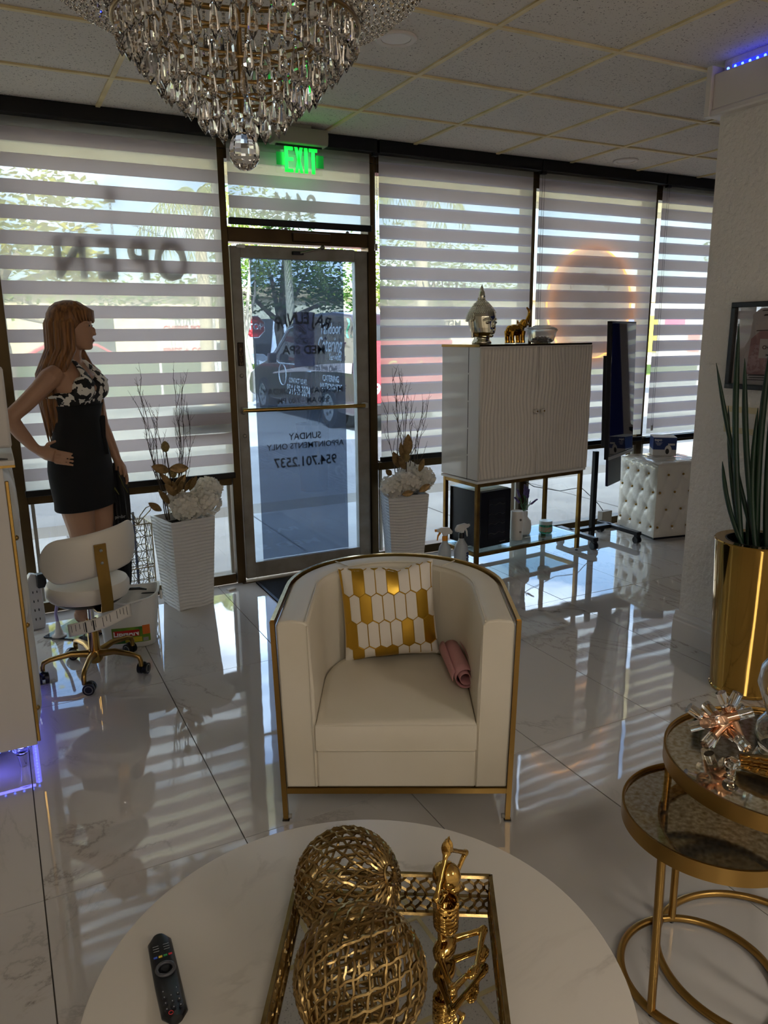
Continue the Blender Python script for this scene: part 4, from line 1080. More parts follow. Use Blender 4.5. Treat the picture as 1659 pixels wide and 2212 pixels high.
for x, y0, y1 in ((3.70, 3.93, 4.33), (4.085, 3.90, 4.32)):
    MB().box((x, (y0+y1)/2, .075), (.045, y1-y0, .028)).build('foot_bar', MBLACK, TV, bevel=.003)
    for y in (y0+.02, y1-.02):
        cs = MB().box((x, y, .052), (.03, .035, .022)).build('caster_fork', BLACK, TV)
        for s in (-1, 1): MB().cyl((x+s*.008, y, .026), (x+s*.02, y, .026), .026, n=16).build('caster_wheel', BLACK, TV, smooth=50)
MB().box((3.89, 4.2, .075), (.40, .05, .028)).build('cross_bar', MBLACK, TV)

# ---------------------------------------------------------------- tufted ottoman in plastic wrap
OT = thing('tufted_ottoman', 'white button-tufted cube ottoman still wrapped in clear plastic', 'ottoman', (4.245, 3.915, 0), math.radians(-10))
S_ = .46; OH = .575
OTM = mat('wrapped_white_leather', (214, 208, 194), .22, coat=.5, bump=(26, .55, .008))
def tuft(w_, h_, org, ux, uz, nrm):
    org, ux, uz, nrm = Vector(org), Vector(ux), Vector(uz), Vector(nrm); B = []
    for r_i in range(4):
        for c_i in range(4):
            u = (c_i+.5*(r_i % 2)+.25)/3.6; v = .14+.24*r_i
            if u < .97: B.append((u*w_, v*h_))
    def f(a, b):
        x, z = a*w_, b*h_; e = min(1, 12*min(a, 1-a))**.5*min(1, 12*min(b, 1-b))**.5
        d = .012*e
        for bx, bz in B: d -= .016*math.exp(-((x-bx)**2+(z-bz)**2)/.0007)
        # diamond creases
        p = (x/w_*3.6-.25); q = (z/h_-.14)/.24
        for k in (p+q*.5, p-q*.5): d -= .005*math.exp(-(((k-round(k)))/.09)**2)*e
        return org+ux*x+uz*z+nrm*d
    return MB().surf(f, 40, 44), B
MB().box((S_/2, S_/2, OH/2+.01), (S_-.012, S_-.012, OH-.03)).build('core', OTM, OT)
for org, ux, nrm in (((0, 0, .02), (1, 0, 0), (0, -1, 0)), ((0, S_, .02), (0, -1, 0), (-1, 0, 0)), ((S_, 0, .02), (0, 1, 0), (1, 0, 0))):
    mb, B = tuft(S_, OH-.03, org, ux, (0, 0, 1), nrm)
    p = mb.build('tufted_panel', OTM, OT, smooth=80)
    bm_ = MB().ball((0, 0, 0), (.009, .009, .009), 10, 6).mesh('button'); bm_.materials.append(GOLD); bm_.shade_smooth()
    for bx, bz in B: put('button', bm_, None, p, loc=Vector(org)+Vector(ux)*bx+Vector((0, 0, bz))+Vector(nrm)*-.0015)
def lid(a, b):
    e = min(1, 9*min(a, 1-a))**.5*min(1, 9*min(b, 1-b))**.5
    return Vector((a*S_*1.02-.004, b*S_*1.02-.004, OH-.012+.02*e+.004*noise.noise(Vector((a*9, b*9, 2)))))
MB().surf(lid, 36, 36).build('top_cushion', OTM, OT, smooth=80, solid=.003)
MB().box((S_/2, S_/2, .01), (S_-.03, S_-.03, .02)).build('plinth', BLACK, OT)
# camera carton
BX = thing('camera_box', 'small blue and white camera carton on the plastic-wrapped ottoman', 'box', (4.577, 4.06, OH+.0125), math.radians(52))
NAV = mat('carton_blue', (26, 52, 112), .4); CWH = mat('carton_white', (206, 204, 202), .5)
MB().box((.09, .085, .024), (.18, .17, .048)).build('lower_carton', CWH, BX)
MB().box((.09, .085, .094), (.18, .17, .092)).build('upper_carton', NAV, BX)
MB().box((.09, .085, .1405), (.18, .17, .001)).build('lid', CWH, BX)
PRW = mat('print_white', (220, 222, 228), .5)
for org, ux, nrm in (((0, 0, 0), (1, 0, 0), (0, -1, 0)), ((0, .17, 0), (0, -1, 0), (-1, 0, 0))):
    o_, u_, n_ = Vector(org), Vector(ux), Vector(nrm)
    lettering('carton_lettering', 'tapo', .03, PRW, BX, frame(o_+u_*.035+n_*.0012+Vector((0, 0, .122)), ux, (0, 0, 1)), bold=.0006)
    for k in range(3): MB().box(o_+u_*(.04)+n_*.0008+Vector((0, 0, .10-.009*k)), (.05-.012*k if ux[0] else .001, .001 if ux[0] else .05-.012*k, .0025)).build('small_print', PRW, BX)
    c = o_+u_*.11+n_*.002
    cam_ = MB()
    cam_.ball(c+Vector((0, 0, .046)), tuple(abs(x)*.026+abs(y)*.003+z for x, y, z in zip(u_, n_, (0, 0, .036))), 16, 10)
    cam_.build('printed_camera', CWH, BX, smooth=60)
    mb = MB(); mb.ball(c+n_*.002+u_*-.006+Vector((0, 0, .036)), tuple(abs(x)*.014+abs(y)*.003+z for x, y, z in zip(u_, n_, (0, 0, .022))), 14, 8); mb.build('printed_lens', BLACK, BX, smooth=60)
    MB().box(c+u_*.022+Vector((0, 0, .088)), tuple(abs(x)*.05+abs(y)*.002+z for x, y, z in zip(u_, n_, (0, 0, .014)))).build('printed_bracket', CWH, BX)
# small grey block beside the ottoman
tag(MB().box((4.195, 4.375, .07), (.11, .05, .14), .1).build('wood_block', mat('grey_block', (140, 132, 120), .7, var=(6, (120, 112, 100))), bevel=.003), 'small pale grey block on the floor beside the wrapped ottoman', 'block')
# loose cable under the window
cbl = MB(); cbl.tube([(3.3, 4.405, .52), (3.5, 4.40, .40), (3.75, 4.40, .34), (3.95, 4.39, .35), (4.05, 4.39, .27), (4.13, 4.385, .2), (4.16, 4.36, .146)], .003, 6)
tag(cbl.build('power_cable', BLACK, smooth=60), 'thin black cable hanging under the window behind the cabinet stand', 'cable')

# ================================================================ planters with hydrangeas
def wavy_white():
    m, n, l, b = nodes_mat('planter_white')
    b.inputs['Base Color'].default_value = (*lin((214, 212, 208)), 1); b.inputs['Roughness'].default_value = .42
    return m
PLW = wavy_white()
def planter_mesh(h, sb, st_, seed):
    mb = MB(); n = 4*16; rows = 130; rings = []
    for j in range(rows+1):
        v = j/rows; z = h*v; s = (sb+(st_-sb)*v)/2; ring = []
        for i in range(n):
            side = i//16; f = (i % 16)/16*2-1
            rc = .012
            f2 = f*(1-rc/s) if True else f
            ph = 1.3*math.sin(f*2.2+side*1.9+seed)+.8*math.sin(f*4.1+v*5+side)
            amp = .0042*min(1, 6*(1-abs(f)))
            d = s+amp*math.sin(z*2*PI/.0195+ph)
            p = {0: (f*s, -d), 1: (d, f*s), 2: (-f*s, d), 3: (-d, -f*s)}[side]
            ring.append(mb.bm.verts.new((p[0], p[1], z)))
        rings.append(ring)
    for a, b in zip(rings, rings[1:]): mb.skin(a, b)
    mb.face(rings[0][::-1])
    s = st_/2-.012
    inner = [mb.bm.verts.new((x, y, h-.0)) for x, y in [(k[0], k[1]) for k in [(lambda side, f: {0: (f*s, -s), 1: (s, f*s), 2: (-f*s, s), 3: (-s, -f*s)}[side])(i//16, (i % 16)/16*2-1) for i in range(n)]]]
    low = [mb.bm.verts.new((v.co.x, v.co.y, h-.05)) for v in inner]
    mb.skin(rings[-1], inner); mb.skin(inner, low)
    return mb.mesh('pot_shell', 60), s
pet_bm = MB()
def petal_mesh():
    """one four-petal floret"""
    mb = MB()
    for k in range(4):
        a = k*PI/2; c, s = math.cos(a), math.sin(a)
        pts = [(0, 0, 0), (.007, -.0065, .003), (.0145, -.005, .005), (.0155, .002, .006), (.0125, .008, .005), (.006, .0065, .003)]
        vs = [mb.bm.verts.new((x*c-y*s, x*s+y*c, z)) for x, y, z in pts]
        mb.face([vs[0], vs[1], vs[2]]); mb.face([vs[0], vs[2], vs[3]]); mb.face([vs[0], vs[3], vs[4]]); mb.face([vs[0], vs[4], vs[5]])
    return mb
PETAL = fabric_mat('hydrangea_petal', (242, 236, 224), 0, .4)
def floret_ball(name, parent, c, r, seed, flat=.85):
    mb = MB(); rn = random.Random(seed); n = int(95*(r/.08)**2)
    for k in range(n):
        z = 1-2*(k+.5)/n; th = k*2.39996; d = Vector((math.sqrt(1-z*z)*math.cos(th), math.sqrt(1-z*z)*math.sin(th), z))
        p = Vector(c)+Vector((d.x*r, d.y*r, d.z*r*flat))*(1+rn.uniform(-.07, .07))
        q = (d+Vector((rn.uniform(-.4, .4), rn.uniform(-.4, .4), rn.uniform(-.3, .5)))).normalized().to_track_quat('Z', 'Y').to_matrix() @ Matrix.Rotation(rn.uniform(0, 6), 3, 'Z')
        sc = rn.uniform(.85, 1.35)
        for kk in range(4):
            a = kk*PI/2; cc, ss = math.cos(a), math.sin(a)
            pts = [(0, 0, 0), (.007, -.0075, .003), (.0145, -.006, .005+rn.uniform(-.003, .003)), (.0165, .002, .006), (.0125, .009, .005+rn.uniform(-.003, .003)), (.006, .0075, .003)]
            vs = [mb.bm.verts.new(p+q @ Vector((x*cc-y*ss, x*ss+y*cc, zz))*sc) for x, y, zz in pts]
            mb.face(vs)
    mb.ball(c, (r*.8, r*.8, r*.72), 12, 8)
    return mb.build(name, PETAL, parent, smooth=30)
LEAFG = mat('gilded_leaf', (150, 122, 80), .4, .6, var=(40, (116, 92, 58)))
TWIG = mat('twig_brown', (74, 62, 50), .7)
def leaf(parent, base, tip, width, name='gilded_leaf', up=(0, -1, 0)):
    base, tip = Vector(base), Vector(tip); ax = tip-base; L = ax.length; ax.normalize(); sd_ = ax.cross(Vector(up)); sd_ = sd_.normalized() if sd_.length > .01 else Vector((1, 0, 0)); nr = sd_.cross(ax)
    def f(u, v):
        w_ = width*math.sin(PI*min(1, u*.96+.02))**.8*(v-.5)*2
        return base+ax*(L*u)+sd_*w_+nr*(abs(v-.5)*.25*width+.15*L*u*(1-u)+.0012*math.cos(u*46+abs(v-.5)*10))
    return MB().surf(f, 20, 9).build(name, LEAFG, parent, smooth=70, solid=.001)
def branch(parent, p0, p1, seed, nsub=6, r=.0036):
    rn = random.Random(seed); p0, p1 = Vector(p0), Vector(p1); mb = MB(); pts = []; n = 11; ph = rn.random()*6
    for i in range(n):
        t = i/(n-1); pts.append(p0.lerp(p1, t)+Vector((.016*math.sin(t*9+ph)*(t+.2), .012*math.cos(t*7+ph)*t, 0)))
    mb.tube(pts, [r*(1-.8*i/(n-1)) for i in range(n)], 5)
    for k in range(nsub):
        i = 3+int(k*(n-4)/nsub); a = pts[i]; d = (p1-p0).normalized()*rn.uniform(.06, .16)+Vector((rn.uniform(-.05, .05), rn.uniform(-.04, .04), .02))
        mid = a+d*.5+Vector((rn.uniform(-.012, .012), 0, 0))
        mb.tube([a, mid, a+d], [r*.5, r*.4, r*.15], 4)
        for m_ in range(2):
            q = a.lerp(a+d, .4+.3*m_); mb.tube([q, q+Vector((rn.uniform(-.025, .025), 0, rn.uniform(.012, .03)))], [r*.3, r*.12], 4)
    return mb.build('bare_branch', TWIG, parent)
def planter(label, x, y, rz, seed, h, sb, st_, balls, branches, leaves, pods, rel):
    t = thing('planter', label, 'planter', (x, y, 0), rz, 'white ribbed planters of hydrangeas')
    me, s = planter_mesh(h, sb, st_, seed); pot = put('pot_shell', me, PLW, t)
    MB().box((0, 0, h-.052), (2*s, 2*s, .01)).build('soil', mat('dark_soil', (34, 26, 20), .9), t)
    inv = Matrix.Rotation(-rz, 4, 'Z') @ Matrix.Translation((-x, -y, 0))
    W = lambda p: inv @ Vector(p)
    for k, (c, r) in enumerate(balls): floret_ball('hydrangea_head', t, W(c), r, seed*10+k); MB().tube([W((x, y, h-.05)), W(c)], .004, 5).build('flower_stem', LEAFG, t)
    for k, (a, b, n) in enumerate(branches): branch(t, W(a), W(b), seed*31+k, n)
    for a, b, wd_ in leaves: leaf(t, W(a), W(b), wd_)
    for a, b in pods:
        MB().tube([W(a), W(b)], .0035, 6).build('pod_stem', TWIG, t)
        pd = MB(); bb = W(b)
        pd.lathe([(.004, -.03), (.016, -.022), (.021, 0), (.017, .02), (.003, .032)], 14, bb)
        for k in range(60):
            z = -.024+.05*k/60; r = .0205*math.sin(PI*(z+.034)/.068); a_ = k*2.4; pd.ball(bb+Vector((r*math.cos(a_), r*math.sin(a_), z)), .0042, 5, 4)
        pd.build('seed_pod', mat('pod_gold', (146, 124, 74), .5, .4), t, smooth=60)
    return t
planter('white ribbed square planter of white hydrangeas beside the rolling stool', .88, 4.235, .24, 1, .52, .21, .265,
    [((.893, 4.17, .585), .085), ((1.0, 4.2, .595), .088), ((1.04, 4.29, .645), .078), ((.854, 4.27, .62), .06)],
    [((.80, 4.25, .5), (.683, 4.26, 1.293), 7), ((.80, 4.26, .5), (.709, 4.28, 1.212), 7), ((.81, 4.25, .5), (.79, 4.25, 1.135), 7), ((.87, 4.26, .5), (.913, 4.27, 1.279), 7), ((.88, 4.28, .5), (.956, 4.3, 1.297), 7), ((.89, 4.24, .5), (.969, 4.24, 1.127), 7), ((.80, 4.27, .5), (.753, 4.3, .85), 3), ((.86, 4.26, .5), (.935, 4.28, 1.22), 6), ((.81, 4.26, .5), (.745, 4.27, 1.18), 6)],
    [((.823, 4.22, .783), (.726, 4.2, .823), .026), ((.824, 4.22, .799), (.925, 4.2, .796), .028), ((.904, 4.2, .76), (.833, 4.2, .68), .026), ((.832, 4.22, .694), (.77, 4.21, .778), .018), ((.844, 4.2, .643), (.787, 4.19, .72), .02), ((.901, 4.24, .657), (.95, 4.22, .737), .018), ((.76, 4.2, .57), (.69, 4.18, .626), .02), ((.86, 4.2, .66), (.88, 4.18, .74), .016), ((.93, 4.24, .66), (.965, 4.2, .75), .017), ((.81, 4.22, .6), (.75, 4.19, .69), .018), ((.87, 4.22, .63), (.83, 4.2, .73), .016)],
    [((.845, 4.22, .5), (.811, 4.22, .921)), ((.85, 4.24, .5), (.846, 4.24, .77))], 0)
planter('white ribbed square planter of white hydrangeas standing between door and cabinet', 2.30, 4.215, -.26, 2, .52, .20, .265,
    [((2.175, 4.13, .578), .075), ((2.272, 4.11, .61), .082), ((2.40, 4.17, .605), .085), ((2.36, 4.25, .64), .065)],
    [((2.24, 4.2, .5), (2.162, 4.2, 1.155), 5), ((2.26, 4.2, .5), (2.228, 4.2, 1.308), 7), ((2.28, 4.19, .5), (2.269, 4.18, 1.237), 7), ((2.3, 4.22, .5), (2.314, 4.22, 1.276), 7), ((2.35, 4.2, .5), (2.427, 4.2, 1.143), 6), ((2.37, 4.22, .5), (2.473, 4.22, 1.111), 6), ((2.32, 4.2, .5), (2.363, 4.2, 1.146), 6), ((2.29, 4.2, .5), (2.25, 4.21, 1.2), 6)],
    [((2.263, 4.1, .769), (2.257, 4.08, .909), .03), ((2.241, 4.12, .748), (2.215, 4.1, .858), .018), ((2.204, 4.1, .701), (2.152, 4.08, .807), .026), ((2.236, 4.08, .69), (2.18, 4.06, .779), .022), ((2.347, 4.1, .66), (2.37, 4.08, .746), .018), ((2.318, 4.05, .545), (2.386, 4.03, .589), .022), ((2.196, 4.05, .54), (2.268, 4.03, .55), .02), ((2.15, 4.1, .66), (2.10, 4.08, .70), .018)],
    [((2.262, 4.12, .5), (2.262, 4.11, .76))], 0)

# ================================================================ mannequin
SKIN = mat('mannequin_skin', (176, 134, 106), .45)
MN = thing('mannequin', 'female shop mannequin with long blond hair, patterned halter top and black shorts, hand on hip', 'mannequin', (.365, 4.10, 0), math.radians(-129.7))
mb = MB()
# torso (x right, y forward)
T = [(.70, .178, .100, .0), (.78, .182, .110, -.004), (.86, .181, .113, -.008), (.92, .172, .110, -.008), (.98, .155, .098, -.004), (1.05, .13, .085, .0), (1.11, .116, .078, .004), (1.16, .12, .083, .01), (1.22, .135, .098, .016), (1.27, .142, .104, .016), (1.31, .145, .088, .006), (1.35, .14, .07, .0), (1.385, .10, .056, -.004), (1.405, .06, .05, -.004)]
mb.loft([ell(0, oy, z, rx, ry, 28) for z, rx, ry, oy in T])
for s in (-1, 1): mb.ball((s*.062, .085, 1.262), (.056, .052, .056), 14, 10)
mb.tube([(0, -.005, 1.38), (0, .0, 1.43), (0, .012, 1.49)], [.056, .049, .05], 16)
# head turned slightly to its left (towards the glass)
HR = Matrix.Translation((0, .02, 1.555)) @ Matrix.Rotation(math.radians(22), 4, 'Z')
hp = MB()
def hv(p): return HR @ Vector(p)
def hball(c, r, u=14, v=10): mb.ball(hv(c), r, u, v, HR.to_3x3())
mb.loft([[hv(p) for p in ell(0, oy, z, rx, ry, 24)] for z, rx, ry, oy in ((-.105, .02, .018, .062), (-.098, .034, .036, .05), (-.08, .046, .055, .036), (-.05, .058, .074, .02), (-.02, .066, .086, .008), (.02, .072, .095, .0), (.055, .073, .096, -.004), (.085, .066, .086, -.006), (.105, .05, .066, -.008), (.117, .024, .034, -.008))])
hball((0, .098, -.016), (.009, .014, .022)); hball((0, .105, -.029), (.011, .009, .008))
hball((0, .092, -.056), (.021, .009, .0055)); hball((0, .088, -.065), (.017, .010, .006)); hball((0, .078, -.088), (.018, .014, .014))
for s in (-1, 1):
    hball((s*.03, .082, .012), (.016, .010, .008)); hball((s*.032, .079, .03), (.022, .012, .006)); hball((s*.073, -.004, -.01), (.008, .02, .032))
# legs: on tip toe
for s, fy, fx in ((1, .02, .075), (-1, -.01, -.085)):
    mb.tube([(s*.085, -.004, .82), (s*.088, .008, .68), (s*.084, .018, .56), (s*.080, .012, .47), (s*.080, -.012, .34), (s*.078, -.03, .2), (s*.076, -.04, .115), (s*.076, -.035, .09)], [.098, .083, .066, .053, .053, .043, .030, .030], 20)
    mb.ball((s*.076, -.048, .085), (.028, .034, .04), 12, 8)
    mb.tube([(s*.076, -.04, .085), (s*.078, .01, .058), (s*.08, .06, .026), (s*.081, .10, .018)], [.033, .034, .032, .024], 14, flat=.8)
    for k in range(5): mb.tube([(s*.081+s*(-.022+.011*k), .095, .016), (s*.081+s*(-.024+.012*k), .13-.006*k, .011)], [.010, .0085-.0006*k], 8)
# right arm: hand on hip
def limb(pts, rr, n=14): mb.tube(pts, rr, n)
limb([(.125, 0, 1.345), (.165, -.008, 1.325), (.215, -.045, 1.265), (.275, -.09, 1.20), (.325, -.122, 1.155)], [.045, .05, .043, .039, .036])
limb([(.325, -.122, 1.155), (.322, -.122, 1.13), (.29, -.105, 1.07), (.245, -.085, 1.005), (.232, -.07, .985)], [.036, .038, .034, .025, .022])
mb.ball((.325, -.122, 1.147), .037, 14, 10)
limb([(.232, -.07, .985), (.222, -.03, .968), (.21, .005, .957)], [.023, .033, .033], 14)
for k in range(4):
    z = .984-.0185*k; e = .075-.006*abs(k-1.2)
    limb([(.21, .0, z-.004), (.204, .036, z-.010), (.178, .042+e*.55, z-.022)], [.0082, .0078, .0055], 8)
limb([(.222, -.04, .985), (.205, -.03, 1.012), (.185, .0, 1.024)], [.012, .010, .007], 8)
# left arm hanging
limb([(-.125, 0, 1.345), (-.165, -.004, 1.325), (-.185, -.012, 1.25), (-.19, .0, 1.14), (-.19, .012, 1.06)], [.045, .05, .042, .037, .034])
limb([(-.19, .012, 1.06), (-.195, .03, 1.0), (-.2, .06, .92), (-.2, .078, .87)], [.034, .034, .026, .021])
limb([(-.2, .078, .87), (-.2, .09, .83), (-.198, .1, .79)], [.022, .032, .03], 12)
for k in range(4): limb([(-.2, .074+.017*k, .795), (-.196, .078+.017*k, .76), (-.188, .08+.015*k, .73+.004*k)], [.009, .0085, .006], 8)
limb([(-.19, .112, .84), (-.175, .128, .81), (-.168, .13, .785)], [.011, .009, .006], 8)
me = remeshed(mb, .0042, 3, .4); put('body', me, SKIN, MN)
# eyes and lips as paint on the face
for s in (-1, 1): MB().ball(hv((s*.03, .0895, .011)), (.009, .004, .0045), 10, 6, HR.to_3x3()).build('painted_eye', BLACK, MN, smooth=60)
MB().ball(hv((0, .096, -.060)), (.016, .006, .006), 10, 6, HR.to_3x3()).build('painted_lips', mat('lip_paint', (130, 70, 66), .4), MN, smooth=60)
# clothes
KNIT = mat('black_jersey', (10, 10, 11), .85)
mb = MB()
def scaled(z0, z1, off, n=12):
    out = []
    for i in range(n):
        z = z0+(z1-z0)*i/(n-1)
        for a, b in zip(T, T[1:]):
            if a[0] <= z <= b[0]:
                t = (z-a[0])/(b[0]-a[0]); out.append((z, a[1]+(b[1]-a[1])*t+off, a[2]+(b[2]-a[2])*t+off, a[3]+(b[3]-a[3])*t)); break
    return out
mb.loft([ell(0, .004, .665, .197, .122, 32), ell(0, .004, .672, .2, .125, 32)]+[ell(0, oy, z, rx, ry, 32) for z, rx, ry, oy in scaled(.705, 1.185, .018, 16)])
mb.build('black_shorts', KNIT, MN, smooth=70)
MB().tube([(-.06, .105, 1.12), (-.035, .118, 1.10), (-.03, .12, 1.02), (-.04, .125, .93)], [.012, .014, .01, .008], 8, flat=.5).build('tie_belt', KNIT, MN, smooth=60)
def pat_mat():
    m, n, l, b = nodes_mat('geometric_print')
    t = N(n, 'ShaderNodeTexCoord'); v = N(n, 'ShaderNodeTexVoronoi', Scale=42); v.distance = 'MANHATTAN'; l.new(t.outputs['Object'], v.inputs['Vector'])
    sx_ = N(n, 'ShaderNodeSeparateColor'); l.new(v.outputs['Color'], sx_.inputs[0])
    g = N(n, 'ShaderNodeMath', operation='GREATER_THAN'); g.inputs[1].default_value = .52; l.new(sx_.outputs[0], g.inputs[0])
    mx_ = N(n, 'ShaderNodeMix', data_type='RGBA'); l.new(g.outputs[0], mx_.inputs[0]); mx_.inputs[6].default_value = (*lin((10, 10, 10)), 1); mx_.inputs[7].default_value = (*lin((222, 216, 206)), 1)
    l.new(mx_.outputs[2], b.inputs['Base Color']); b.inputs['Roughness'].default_value = .7
    return m
PAT = pat_mat(); mb = MB()
mb.loft([ell(0, oy, z, rx, ry, 32) for z, rx, ry, oy in scaled(1.165, 1.25, .008, 6)])
for s in (-1, 1):
    mb.ball((s*.062, .088, 1.262), (.062, .056, .062), 16, 12)
    mb.tube([(s*.062, .13, 1.29), (s*.052, .095, 1.345), (s*.042, .045, 1.395), (s*.04, .0, 1.42), (s*.03, -.045, 1.425), (0, -.06, 1.42)], [.045, .026, .018, .014, .011, .009], 12, flat=.35, up=(0, 1, .6))
    mb.tube([(s*.13, .045, 1.24), (s*.148, .0, 1.235), (s*.12, -.09, 1.22)], [.02, .018, .012], 10, flat=.5)
me = remeshed(mb, .006, 2); put('halter_top', me, PAT, MN)
# hair: cap, fringe and long falls built of locks
HM = mat('blond_brown_hair', (146, 98, 52), .42, var=(9, (84, 50, 26)), vscale=(9, 9, .6)); mb = MB()
secs = [[hv(p) for p in ell(0, oy, z, rx, ry, 26)] for z, rx, ry, oy in ((-.03, .08, .082, -.03), (.0, .085, .092, -.026), (.035, .088, .104, -.014), (.07, .084, .104, -.008), (.1, .068, .087, -.008), (.122, .045, .058, -.008), (.132, .015, .02, -.008))]
mb.loft(secs)
rn = random.Random(5)
for k in range(15):
    a = math.radians(25+130*k/14); st_ = (.05*math.cos(a)*.6, .03, .118); mid = (.084*math.cos(a), .108*math.sin(a)-.008, .075); en = (.082*math.cos(a), .104*math.sin(a)+.002, .028+rn.uniform(-.006, .006))
    mb.tube([hv(st_), hv(mid), hv(en)], [.012, .013, .004], 7)
for k in range(34):
    a = math.radians(165+210*k/33); r0 = rn.uniform(.82, 1.0); x0, y0 = .084*math.cos(a)*r0, .1*math.sin(a)*r0-.012
    L = rn.uniform(.46, .58) if k > 4 and k < 29 else rn.uniform(.5, .62)
    sx = 1 if x0 > 0 else -1
    fx_ = .03*sx if k < 6 else .01*sx
    fy_ = .06 if k < 6 else -.055
    p = [hv((x0*.6, y0*.7, .09)), hv((x0, y0, .02)), hv((x0*1.12, y0*1.05, -.10)), hv((x0*1.25+fx_, y0*1.0+fy_*.9-.01, -.22)), hv((x0*1.15+fx_, y0*.95+fy_*1.2, -.36)), hv((x0*1.05+fx_+rn.uniform(-.02, .02), y0*.8+fy_*1.25, -L))]
    mb.tube(p, [.016, .019, .018, .018, .015, .002], 8)
mb.build('hair', HM, MN, smooth=70)
# glass base plate and support
MB().box((.07, -.05, .004), (.27, .27, .008)).build('base_plate', mat('smoked_glass_plate', (60, 66, 74), .06), MN, bevel=.002)
MB().cyl((.08, -.035, .008), (.08, -.03, .42), .006, n=10).build('support_rod', CHROME, MN, smooth=50)

# ---------------------------------------------------------------- umbrella hanging from the hand, tall lattice stand
UM = thing('umbrella', 'closed black umbrella with green-edged folds leaning in the wire stand', 'umbrella', (.53, 4.185, 0))
mb = MB(); secs = []
for z, r in ((.12, .012), (.2, .03), (.42, .045), (.60, .052), (.70, .052), (.76, .045), (.82, .03)):
    secs.append([(r*(1+.28*math.cos(8*a+z*3))*math.cos(a), r*(1+.28*math.cos(8*a+z*3))*math.sin(a), z) for a in [2*PI*i/48 for i in range(48)]])
mb.loft(secs); mb.build('folded_canopy', mat('umbrella_black', (12, 12, 14), .6), UM, smooth=60)
MB().cyl((0, 0, .05), (0, 0, .86), .006, n=8).build('shaft', BLACK, UM)
MB().cyl((0, 0, .02), (0, 0, .12), .005, n=8).build('ferrule', SCREW, UM)
tr_ = MB()
for k in range(3):
    a = -2.2+.9*k; tr_.tube([(.055*math.cos(a), .055*math.sin(a), .80), (.062*math.cos(a+.3), .062*math.sin(a+.3), .74), (.065*math.cos(a+.7), .065*math.sin(a+.7), .70), (.055*math.cos(a+.2), .055*math.sin(a+.2), .76)], .0022, 5)
tr_.build('edge_piping', mat('piping_olive', (96, 92, 40), .6), UM)
lettering('brand_lettering', 'pinbr', .026, mat('umbrella_print', (160, 160, 160), .6), UM, frame((.0, -.066, .58), (1, 0, 0), (0, 0, 1)))
for k in range(6):
    a = 2*PI*k/6; MB().tube([(.03*math.cos(a), .03*math.sin(a), .80), (.034*math.cos(a), .034*math.sin(a), .845)], .003, 5).build('rib_tip', BLACK, UM)
LT = thing('wire_stand', 'tall silver wire umbrella stand of overlapping ring lattice', 'umbrella stand', (.625, 4.295, 0), .1)
WIR = mat('champagne_wire', (168, 160, 138), .3, 1)
hx = .072; HT = .62
for sx in (-1, 1):
    for sy in (-1, 1): MB().box((sx*hx, sy*hx, HT/2-.06), (.007, .007, HT-.12)).build('corner_post', WIR, LT)
for z in (.006, .25, HT-.12):
    MB().tube([(sx*hx, sy*hx, z) for sx, sy in ((-1, -1), (1, -1), (1, 1), (-1, 1))], .0035, 5, closed=True).build('square_hoop', WIR, LT)
rn = random.Random(4)
for side in range(4):
    mb = MB(); R = Matrix.Rotation(side*PI/2, 3, 'Z')
    for r_i in range(6):
        for c_i in range(3):
            cz = .06+.082*r_i; cx = -.055+.055*c_i; rr = .045
            pts = [R @ Vector((max(-hx, min(hx, cx+rr*math.cos(2*PI*i/18))), -hx, max(.006, min(HT-.12, cz+rr*math.sin(2*PI*i/18))))) for i in range(18)]
            mb.tube(pts, .002, 4, closed=True)
    mb.build('ring_lattice', WIR, LT)
for s in (-1, 1):
    pts = [(s*(.004+.05*math.sin(PI*t)), -hx, HT-.14+.14*t+.03*math.sin(PI*t)*0) for t in [i/12 for i in range(13)]]
    MB().tube([(0, -hx, HT-.12), (s*.03, -hx, HT-.085), (s*.075, -hx, HT-.045), (s*.08, -hx, HT-.02), (s*.05, -hx, HT-.03), (s*.015, -hx, HT-.07), (0, -hx, HT-.12)], .0032, 6).build('leaf_handle', WIR, LT, smooth=60)
MB().box((0, 0, .004), (2*hx, 2*hx, .004)).build('floor_pan', WIR, LT)
MB().box((0, .02, .28), (.012, .012, .55)).build('folded_sheet', mat('blue_print_sheet', (60, 84, 130), .5, var=(6, (160, 160, 170))), LT)
# ================================================================ rolling stool
ST = thing('rolling_stool', 'white padded rolling stool with a curved backrest on a five-star gold base', 'stool', (.285, 3.50, 0), math.radians(13))
WL = mat('white_vinyl', (222, 214, 200), .38)
# seat
prof = [(0, .372), (.15, .372), (.168, .378), (.178, .395), (.179, .43), (.171, .447), (.15, .455), (0, .458)]
MB().lathe(prof, 48).build('seat', WL, ST, smooth=40)
MB().lathe([(0, .355), (.14, .355), (.16, .372), (0, .372)], 32).build('seat_pan', BLACK, ST, smooth=40)
# backrest: lozenge pad bent round the sitter, towards the viewer (-y)
def pad(u, v):
    a = (u-.5)*2; th = a*1.05; L = .205
    # outline: capsule
    hh = .098*math.sqrt(max(0, 1-max(0, (abs(a)-.62)/.38)**2))
    ang = v*2*PI
    zz = hh*math.sin(ang); tt = .030*math.cos(ang)*(.35+.65*math.sqrt(max(0, hh/.098)))
    x = L*math.sin(th)/math.sin(1.05); y = -.17+.10*(1-math.cos(th))/(1-math.cos(1.05))*1.0
    nrm = Vector((-math.sin(th)*.6, -1, 0)).normalized()
    return Vector((x, y, .605+zz*(1-.0*a)+.028*a))+nrm*tt
bk = MB().surf(pad, 41, 24, cv=True)
bk.build('backrest', WL, ST, smooth=80)
